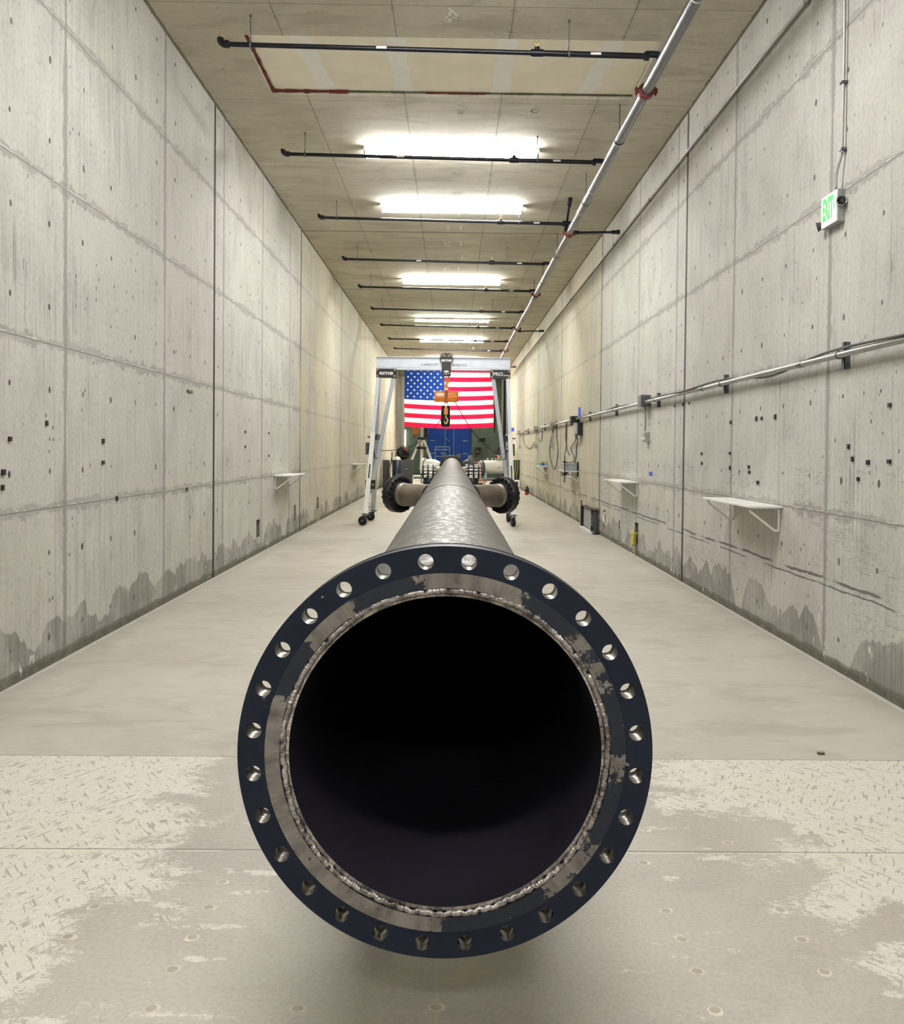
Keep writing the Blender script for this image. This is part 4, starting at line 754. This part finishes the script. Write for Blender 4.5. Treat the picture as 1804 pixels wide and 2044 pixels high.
obj('stand', MB().box((1.4, 40.75, .26), (2.65, 41.25, .32)).box((1.95, 40.8, 0), (2.05, 40.9, .28)).box((2.2, 40.8, 0), (2.3, 40.9, .28)).box((1.95, 41.1, 0), (2.05, 41.2, .28)).box((2.2, 41.1, 0), (2.3, 41.2, .28)), M['dark_grey'], tk)
for x in (1.58, 1.78, 1.95, 2.05, 2.2): obj('nozzle', MB().cyl((x, 41, 1.12), (x, 41, 1.24), .03, n=10).cyl((x, 41, 1.22), (x, 41, 1.25), .06, n=12), M['cream'], tk)
obj('relief_valve', MB().cyl((2.1, 40.95, 1.2), (2.1, 40.95, 1.38), .05, n=12).cbox((2.05, 40.95, 1.34), (.14, .08, .1)), M['brass'], tk); obj('valve_cap', MB().sphere((1.98, 40.92, 1.34), .05, 10), M['red'], tk)
hwv = thing('handwheel_valve', 'large black spoked handwheel standing above the right end of the white tank', 'handwheel', (2.45, 42.0, 0))
obj('rim', MB().torus((2.42, 42.0, 1.55), (0,1,0), .34, .045, 40, 8), M['black'], hwv)
for k in range(6): a = k*PI/6; obj('spoke', MB().cyl((2.42-.33*math.cos(a), 42, 1.55-.33*math.sin(a)), (2.42+.33*math.cos(a), 42, 1.55+.33*math.sin(a)), .012, n=6), M['black'], hwv)
obj('hub', MB().cyl((2.42, 41.93, 1.55), (2.42, 42.2, 1.55), .06, n=14), M['black'], hwv); obj('column', MB().cyl((2.42, 42.2, 0), (2.42, 42.2, 1.6), .05, n=12).cyl((2.42, 42.2, 0), (2.42, 42.2, .03), .16, n=16), M['dark_grey'], hwv)
gr = thing('far_guard_rail', 'thin black guard rail behind the white tank before the far wall', 'rail', (1.6, 46, 0))
for x in (1.15, 1.72, 2.3): obj('post', MB().cyl((x, 46, 0), (x, 46, 1.75), .02, n=8), M['soft_black'], gr)
for z in (1.35, 1.7): obj('rail_bar', MB().cyl((1.15, 46, z-.2), (2.3, 46, z-.2), .016, n=8), M['soft_black'], gr)
sf = thing('safety_gate', 'pale blue tubular steel railing standing in front of the blue doors', 'railing', (-.5, 52, 0))
for x in (-.93, -.12): obj('post', MB().cyl((x, 52, 0), (x, 52, 1.76), .025, n=8), M['pale_blue'], sf)
for z in (1.76, 1.6, 1.22, .5): obj('rail_bar', MB().cyl((-.93, 52, z), (-.12, 52, z), .022, n=8), M['pale_blue'], sf)
obj('latch_plate', MB().box((-.6, 51.96, 1.38), (-.48, 51.975, 1.44)), M['pale_blue'], sf)
cf = thing('orange_frame_cart', 'small rusty orange framed cart with fittings on top, right of the pipe', 'cart', (1.2, 38.4, 0))
x0, x1, y0, y1 = .98, 1.36, 38.25, 38.6; f = MB()
for x in (x0, x1):
    for y in (y0, y1): f.bar((x, y, 0), (x, y, .33), .045)
for z in (.33, .1):
    f.bar((x0, y0, z), (x1, y0, z), .05); f.bar((x0, y1, z), (x1, y1, z), .05); f.bar((x0, y0, z), (x0, y1, z), .05); f.bar((x1, y0, z), (x1, y1, z), .05)
obj('frame', f, M['copper'], cf); obj('tray', MB().box((x0, y0, .335), (x1, y1, .35)), M['dark_grey'], cf); obj('fitting', MB().cyl((1.07, 38.4, .35), (1.07, 38.4, .5), .06, n=14).sphere((1.07, 38.4, .52), .065, 12), M['galv'], cf); obj('fitting', MB().cyl((1.2, 38.36, .35), (1.2, 38.36, .45), .05, n=14), M['brass'], cf); obj('motor_box', MB().box((1.02, 38.3, .1), (1.3, 38.55, .25)), M['green_dark'], cf)
gc = thing('green_wall_cabinet', 'dark green cabinet with yellow hoses against the right wall past the gantry', 'cabinet', (2.72, 39.6, 0))
obj('body', MB().box((2.55, 39.3, .35), (WR-.005, 39.9, 1.2)), M['green_dark'], gc); obj('legs', MB().box((2.57, 39.35, 0), (2.63, 39.85, .35)).box((2.8, 39.35, 0), (2.86, 39.85, .35)), M['soft_black'], gc)
for dx in (0, .1): obj('yellow_hose', MB().tube(bez([(2.66+dx, 39.26, 1.7), (2.68+dx, 39.25, 1.2), (2.70+dx, 39.24, .9), (2.62+dx, 39.2, .45)], 6), .014, 6), M['yellow'], gc)
hb_ = thing('white_frame_heater', 'white framed box with dark grille on the floor below the green cabinet', 'heater', (2.55, 37.2, 0)); fm = MB()
for lo, hi in (((2.4, 37, 0), (2.72, 37.3, .06)), ((2.4, 37, .36), (2.72, 37.3, .42)), ((2.4, 37, .06), (2.46, 37.3, .36)), ((2.66, 37, .06), (2.72, 37.3, .36))): fm.box(lo, hi)
obj('case', fm, M['white_paint'], hb_); obj('grille', MB().box((2.46, 37.03, .06), (2.66, 37.28, .36)), M['soft_black'], hb_)
fe = thing('fire_extinguisher', 'small red and black fire extinguisher on the floor by the right wall', 'extinguisher', (2.72, 33.5, 0))
obj('cylinder', MB().lathe((2.72, 33.5, 0), (0,0,1), [(0,0),(.06,0),(.065,.03),(.065,.2),(.04,.24),(0,.25)], 20), M['red'], fe); obj('upper_shell', MB().cyl((2.72, 33.5, .12), (2.72, 33.5, .2), .067, n=20, caps=False), M['soft_black'], fe); obj('hose', MB().tube(bez([(2.74, 33.46, .27), (2.80, 33.45, .22), (2.79, 33.45, .05)], 6), .014, 6), M['soft_black'], fe); obj('valve_head', MB().cyl((2.72, 33.5, .24), (2.72, 33.5, .3), .03, n=10).bar((2.68, 33.47, .29), (2.78, 33.47, .31), .02), M['soft_black'], fe); obj('label_sleeve', MB().cyl((2.72, 33.5, .19), (2.72, 33.5, .235), .067, .05, n=20, caps=False), M['soft_black'], fe)

# ------------------------------------------------------------------ right wall fittings
GR = 'white fold-down wall shelves'
def shelf(x, sgn, y0, y1, z, label):                       # sgn +1 on the right wall
    d = .31; r = thing('wall_shelf', label, 'shelf', (x, (y0+y1)/2, z), GR)
    xi, xo = x-sgn*.004, x-sgn*d; obj('shelf_board', MB().box((min(xi, xo), y0, z-.018), (max(xi, xo), y1, z)), M['white_paint'], r, bevel=.003)
    for y in (y0+.07, y1-.07):
        mb = MB(); h = .22; a, b, c = Vector((x-sgn*.014, y, z-.024)), Vector((x-sgn*.014, y, z-h)), Vector((x-sgn*(d-.04), y, z-.024))
        k = Vector((x-sgn*.05, y, z-h)); c2 = Vector((x-sgn*(d-.04), y, z-.05))
        for p, q in ((a, b), (b, k), (k, c2), (c2, c), (a, c)): mb.bar(p, q, .016, .016, (0,1,0))
        obj('bracket', mb, M['white_paint'], r)
    return r
shelf(WR, 1, 8.0, 9.45, 1.158, 'white fold-down shelf on the right wall nearest the viewer, casting shadows')
shelf(WR, 1, 14.22, 15.6, 1.15, 'white fold-down shelf on the right wall below the blue tape')
shelf(WR, 1, 20.9, 22.3, 1.16, 'white wall shelf on the right carrying a grey metal box')
shelf(WR, 1, 27.5, 28.9, 1.15, 'white wall shelf on the right carrying a small blue and yellow box')
shelf(WL, -1, 15.35, 16.7, 1.165, 'white wall shelf on the left wall before the gantry')
shelf(WL, -1, 27.3, 28.7, 1.165, 'white wall shelf on the left wall beside the left gantry leg')
gb = thing('grey_enclosure', 'pale grey metal enclosure resting on a right wall shelf', 'box', (2.72, 21.35, 1.16)); obj('case', MB().box((2.58, 21.0, 1.16), (2.86, 22.0, 1.325)), M['grey_box'], gb, bevel=.006); obj('lid_seam', MB().box((2.577, 20.997, 1.29), (2.863, 22.003, 1.297)), M['strut'], gb)
mp = thing('clamp_stand', 'thin black clamp pole with crossed arms clipped to the shelf with the grey box', 'clamp', (2.53, 20.95, 1.1))
obj('pole', MB().cyl((2.553, 20.92, .9), (2.553, 20.92, 1.5), .012, n=8), M['soft_black'], mp); obj('arm', MB().bar((2.46, 20.86, 1.12), (2.66, 20.9, 1.08), .022).bar((2.47, 20.86, 1.06), (2.64, 20.9, 1.14), .022), M['soft_black'], mp); obj('clip', MB().bar((2.5, 20.86, 1.37), (2.6, 20.86, 1.35), .03).cbox((2.56, 20.87, 1.1), (.06, .07, .08)), M['soft_black'], mp)
pp = thing('cable_strap', 'short black strap at the near end of the grey box on the shelf', 'strap', (2.84, 20.98, 1.2)); obj('strap', MB().box((2.84, 20.95, 1.02), (2.87, 20.985, 1.37)), M['soft_black'], pp)
bb = thing('tape_box', 'small blue and yellow box on the farthest right wall shelf', 'box', (2.72, 28.0, 1.15)); obj('carton', MB().box((2.64, 27.9, 1.15), (2.84, 28.15, 1.26)), M['pale_blue'], bb); obj('yellow_lid', MB().box((2.68, 27.9, 1.26), (2.85, 28.15, 1.3)), M['yellow'], bb); obj('label_patch', MB().box((2.7, 27.895, 1.17), (2.8, 27.9, 1.24)), M['tape_blue'], bb)
tag(obj('blue_tape', MB().box((WR-.002, 13.26, 1.27), (WR, 13.48, 1.325)), M['tape_blue']), 'small strip of bright blue tape stuck to the right wall', 'tape')
# conduit on channel brackets
cd = thing('wall_conduit', 'grey steel conduit running level along the right wall on channel brackets', 'conduit', (WR, 20, 2.335))
obj('conduit_tube', MB().cyl((WR-.075, -8, 2.335), (WR-.075, 39, 2.335), .024, n=16), M['conduit'], cd)
for y in (.6, 3.65, 6.72, 9.67, 12.82, 16.1, 19.19, 22.3, 25.4, 28.5, 31.6, 34.7):
    u = MB().box((WR-.045, y-.022, 2.235), (WR-.04, y+.022, 2.43)).box((WR-.045, y-.022, 2.235), (WR, y-.018, 2.43)).box((WR-.045, y+.018, 2.235), (WR, y+.022, 2.43)); b = obj('channel_bracket', u, M['strut'], cd); obj('pipe_clamp', MB().torus((WR-.075, y, 2.335), (0,1,0), .027, .005, 16, 6), M['galv'], b)
for y in (7.45, 10.4, 15.0): obj('coupling', MB().cyl((WR-.075, y-.04, 2.335), (WR-.075, y+.04, 2.335), .029, n=16), M['galv'], cd)
pts = []
y = 3.0
while y < 39: pts.append((WR-.085-.02*math.sin(y*1.3), y, 2.362+.012*math.sin(y*2.1)-(.055*math.exp(-((y-8.2)/.7)**2)))); y += .45
obj('lashed_cable', MB().tube(bez(pts, 3), .009, 6), M['grey_cable'], cd)
jb = thing('junction_box', 'grey square junction box on the wall conduit with a drop to an outlet', 'electrical box', (WR, 13.55, 2.35))
obj('box', MB().box((WR-.15, 13.42, 2.27), (WR-.005, 13.66, 2.44)), M['strut'], jb, bevel=.004); obj('drop_conduit', MB().tube(bez([(WR-.06, 13.56, 2.27), (WR-.055, 13.54, 2.12), (WR-.05, 13.56, 1.92)], 6), .013, 8), M['conduit'], jb); obj('outlet_box', MB().box((WR-.07, 13.47, 1.76), (WR, 13.66, 1.9)), M['conduit'], jb, bevel=.004); obj('plug', MB().cyl((WR-.12, 13.5, 1.8), (WR-.06, 13.5, 1.8), .02, n=8), M['white_paint'], jb)
JB = 'small electrical boxes far along the wall conduit'
for y, lb in ((26.2, 'grey electrical box on the wall conduit above the looped cables'), (31.2, 'grey electrical box on the wall conduit, second past the looped cables'), (38.8, 'grey electrical box at the far end of the wall conduit')):
    r = thing('electrical_box', lb, 'electrical box', (WR, y, 2.35), JB); obj('box', MB().box((WR-.14, y-.12, 2.27), (WR-.005, y+.12, 2.43)), M['conduit'], r); obj('drop_conduit', MB().cyl((WR-.05, y, 2.27), (WR-.05, y, 1.8), .014, n=8), M['conduit'], r); obj('outlet_box', MB().box((WR-.09, y-.07, 1.68), (WR, y+.07, 1.82)), M['conduit'], r)
sr = thing('access_point', 'white and black electronic unit with a blue fin hanging below the wall conduit', 'electronic unit', (WR, 20.6, 2.2))
obj('unit_case', MB().box((WR-.16, 20.5, 1.98), (WR-.1, 20.85, 2.24)), M['silver_panel'], sr, bevel=.008); obj('back_plate', MB().box((WR-.1, 20.38, 1.96), (WR, 20.7, 2.24)), M['soft_black'], sr); obj('mount', MB().box((WR-.2, 20.85, 2.2), (WR-.03, 21.15, 2.4)), M['soft_black'], sr); obj('blue_fin', MB().prism([(0,0),(.12,0),(.13,.1),(.05,.21),(.0,.12)], (WR-.1, 20.4, 2.37), (0,1,0), (0,0,1), .05), M['bulb_blue'], sr)
GK = 'dark cables looped below the wall conduit'
def hang(path, label): tag(obj('hanging_cable', MB().tube(bez(path, 7), .013, 6), M['grey_cable']), label, 'cable', GK)
hx = WR-.03
hang([(hx-.1, 20.6, 1.98), (hx-.02, 21.2, 1.86), (hx, 22.2, 1.68), (hx, 21.7, 1.5), (hx-.02, 21.35, 1.4), (hx-.04, 21.9, 1.34), (hx-.12, 22.0, 1.33)], 'dark cable dropping from the electronic unit with a kink, left one')
hang([(hx-.1, 20.45, 1.98), (hx-.03, 20.8, 1.87), (hx, 21.15, 1.7), (hx, 21.2, 1.5), (hx-.05, 21.1, 1.33)], 'dark cable dropping from the electronic unit straight to the grey box')
hang([(hx-.02, 23.0, 2.31), (hx, 23.2, 1.9), (hx, 22.9, 1.65), (hx, 22.5, 1.52)], 'dark cable hanging left of the electronic unit, ending free')
hang([(hx-.05, 22.6, 2.31), (hx-.05, 22.6, 2.0), (hx-.05, 22.7, 1.7), (hx-.05, 23.0, 1.5)], 'dark cable hanging left of the electronic unit, crossing the free one')
hang([(hx-.02, 25.8, 2.27), (hx, 26.6, 1.95), (hx, 27.0, 1.6), (hx, 26.5, 1.25), (hx, 25.9, 1.1), (hx, 25.2, 1.25), (hx, 24.9, 1.6), (hx, 25.2, 2.0), (hx-.02, 25.0, 2.3)], 'dark cable in a deep closed loop above the shelves')
hang([(hx-.02, 29.0, 2.31), (hx, 29.4, 1.95), (hx, 30.3, 1.97), (hx, 30.9, 2.05)], 'thin cable in a shallow loop near the far electrical boxes')
hang([(hx, 32.0, 1.9), (hx, 34.0, 1.7), (hx, 36.5, 1.9), (hx-.02, 37.0, 2.31)], 'thin cable in a wide shallow loop at the conduit far end')
# high conduit and exit sign
hc_ = thing('high_conduit', 'thin grey conduit running along the right wall just under the ceiling', 'conduit', (WR, 20, 5.3)); obj('conduit_tube', MB().cyl((WR-.03, -8, 5.30), (WR-.03, 40, 5.30), .016, n=10), M['conduit'], hc_)
for y in (7.6, 10.6, 13.6, 16.6, 19.6, 22.6): obj('strap', MB().box((WR-.05, y-.01, 5.275), (WR, y+.01, 5.325)), M['conduit'], hc_)
dc = thing('drop_conduit', 'slim grey conduit dropping down the right wall to the exit sign', 'conduit', (WR, 6.84, 4.6)); obj('conduit_tube', MB().tube(bez([(WR-.058, 6.84, HC), (WR-.058, 6.84, 5.25), (WR-.028, 6.84, 4.9), (WR-.028, 6.84, 3.95), (WR-.03, 6.85, 3.82), (WR-.05, 6.88, 3.70), (WR-.05, 6.885, 3.58)], 6), .0105, 10), M['conduit'], dc)
for z in (4.35, 3.86): obj('strap', MB().box((WR-.045, 6.82, z-.008), (WR, 6.87, z+.008)), M['strut'], dc)
ex = thing('exit_sign', 'white lit box sign with green EXIT letters and lamp heads on the right wall', 'sign', (WR, 6.98, 3.45))
ey0, ey1, ez0, ez1, exf = 6.84, 7.13, 3.335, 3.575, WR-.06
obj('sign_case', MB().box((exf+.004, ey0, ez0), (WR, ey1, ez1)), M['grey_box'], ex, bevel=.006); fc = obj('sign_face', MB().box((exf, ey0+.004, ez0+.004), (exf+.006, ey1-.004, ez1-.004)), M['exit_face'], ex)
text('sign_lettering', 'EXIT', M['exit_green'], fc, (exf, (ey0+ey1)/2+.018, ez0+.06), (0,-1,0), (0,0,1), .215, .0015, .05, w=.195)
mb = MB(); ya = ey0+.05
for p, q in (((ya+.014, 3.50), (ya-.006, 3.465)), ((ya-.006, 3.465), (ya+.014, 3.43))): mb.bar((exf-.0015, p[0], p[1]), (exf-.0015, q[0], q[1]), .008, .002, (1,0,0))
obj('arrow_mark', mb, M['exit_green'], fc); obj('face_seam', MB().box((exf-.0008, ey0+.01, ez0+.042), (exf, ey1-.01, ez0+.044)), M['grey_box'], fc)
lp = obj('lamp_head', MB().lathe((WR-.034, ey0-.01, 3.475), (-.25,-1,.05), [(0,-.03),(.024,-.025),(.035,.0),(.039,.035),(.035,.035),(.026,.012),(0,.005)], 28), M['grey_box'], ex)
obj('reflector', MB().lathe((WR-.042, ey0-.042, 3.477), (-.25,-1,.05), [(.034,.0),(.03,-.012),(.012,-.02),(0,-.021)][::-1], 28), M['black'], lp); obj('lens_ring', MB().torus((WR-.0425, ey0-.044, 3.477), (-.25,-1,.05), .036, .0035, 28, 6), M['chrome'], lp)
for k in range(5): a = k*PI/5; obj('lens_rib', MB().bar((WR-.043-.03*math.cos(a), ey0-.046, 3.477-.03*math.sin(a)), (WR-.043+.03*math.cos(a), ey0-.046, 3.477+.03*math.sin(a)), .003), M['galv'], lp)
obj('lamp_head', MB().lathe((WR-.03, ey1+.03, 3.38), (-1,.4,-.3), [(0,0),(.025,.005),(.038,.05),(.03,.045),(0,.02)], 20), M['galv'], ex)
# things at the foot of the right wall
fr_ = thing('louver_frame', 'black and grey metal louver frame standing against the foot of the right wall', 'louver', (2.8, 18.8, 0))
y0, y1 = 18.1, 19.6
obj('far_post', MB().box((2.74, y1-.06, 0), (WR-.01, y1+.03, .47)), M['black'], fr_); obj('near_post', MB().box((2.74, y0, .02), (WR-.01, y0+.05, .47)), M['strut'], fr_); obj('back_panel', MB().box((2.82, y0+.05, .04), (2.84, y1-.06, .45)), M['silver_panel'], fr_)
for k in range(7): y = y0+.2+k*.18; obj('slat', MB().box((2.78, y-.05, .06), (2.82, y+.02, .44)), M['silver_panel'], fr_)
obj('bottom_rail', MB().box((2.72, y0-.02, 0), (2.80, y1+.02, .035)), M['white_paint'], fr_); obj('top_rail', MB().box((2.76, y0, .45), (2.84, y1, .475)), M['black'], fr_); obj('top_tab', MB().box((2.76, y0-.2, .47), (WR-.01, y0+.1, .5)), M['rail_wood'], fr_); obj('foot_tab', MB().box((2.76, y0-.25, 0), (WR-.01, y0, .025)), M['soft_black'], fr_)
for z in (.06, .38): obj('corner_block', MB().box((2.735, y0-.012, z), (2.77, y0, z+.09)), M['black'], fr_)
mb = MB(); rnd = random.Random(3); pts = []
for i in range(46): a = i*1.9; pts.append((WR-.035+rnd.uniform(-.03, .02), 14.35+.11*math.cos(a)*rnd.uniform(.5, 1), .27+.13*math.sin(a*1.07)*rnd.uniform(.6, 1)))
mb.tube(bez(pts, 4), .007, 5)
mb.tube(bez([(WR+.06, 14.35, .36), (WR-.01, 14.36, .34), (WR-.04, 14.38, .26)], 5), .008, 5)
rp = thing('rope_bundle', 'tangled yellow rope stuffed out of a slot low in the right wall', 'rope', (WR, 14.35, .1)); obj('yellow_coil', mb, M['yellow'], rp)
obj('loose_ends', MB().tube(bez([(WR-.03, 14.36, .2), (WR-.035, 14.34, .12), (WR-.03, 14.3, .06), (WR-.05, 14.25, .008), (WR-.09, 14.2, .006)], 6), .006, 5).tube(bez([(WR-.03, 14.38, .2), (WR-.03, 14.4, .11), (WR-.03, 14.46, .05), (WR-.07, 14.5, .006)], 6), .006, 5), M['rope_white'], rp)
tag(obj('slot_hose', MB().tube(bez([(WR+.02, 17.38, .47), (WR-.005, 17.4, .4), (WR-.01, 17.34, .3), (WR+.03, 17.4, .21)], 6), .02, 6), M['rope_white']), 'pale hose curled inside a slot low in the right wall', 'hose')
tag(obj('wood_chip', MB().cbox((2.0, 4.93, .006), (.035, .02, .012)), M['rail_wood']), 'tiny brown chip of wood on the floor at the right', 'chip')

# ------------------------------------------------------------------ camera, world, exposure
sc = bpy.context.scene
cam = bpy.data.cameras.new('camera'); co = bpy.data.objects.new('camera', cam); C.objects.link(co); sc.camera = co
f_px, roll, pitch, yaw, sx_, sy_ = 1850.0, .01018, .02015, .01197, 21.53, -87.3
cam.sensor_fit = 'HORIZONTAL'; cam.sensor_width = 36.0; cam.lens = 36.0*f_px/1804; cam.shift_x = -sx_/1804; cam.shift_y = sy_/1804; cam.clip_start = .05; cam.clip_end = 200
co.location = (0, 0, 1.62)
fw = Vector((math.sin(yaw)*math.cos(pitch), math.cos(yaw)*math.cos(pitch), -math.sin(pitch))); rt = Vector((math.cos(yaw), -math.sin(yaw), 0)); up = rt.cross(fw)
r2 = rt*math.cos(roll)+up*math.sin(roll); u2 = up*math.cos(roll)-rt*math.sin(roll)
Mx = Matrix((r2, u2, -fw)).transposed().to_4x4(); Mx.translation = co.location; co.matrix_world = Mx
w = bpy.data.worlds.new('world'); sc.world = w; w.use_nodes = True; w.node_tree.nodes['Background'].inputs[0].default_value = (.05, .05, .05, 1); w.node_tree.nodes['Background'].inputs[1].default_value = .2
vs_ = sc.view_settings; sc.display_settings.display_device = 'sRGB'; vs_.view_transform = 'Standard'; vs_.look = 'None'; vs_.gamma = 1; vs_.use_curve_mapping = False; vs_.exposure = 0.90
sc.cycles.use_denoising = True; sc.cycles.max_bounces = 5; sc.cycles.diffuse_bounces = 4; sc.cycles.glossy_bounces = 3; sc.cycles.use_adaptive_sampling = True; sc.cycles.adaptive_threshold = .06; sc.cycles.adaptive_min_samples = 10; sc.cycles.sample_clamp_indirect = 6.0; sc.cycles.caustics_reflective = False; sc.cycles.caustics_refractive = False
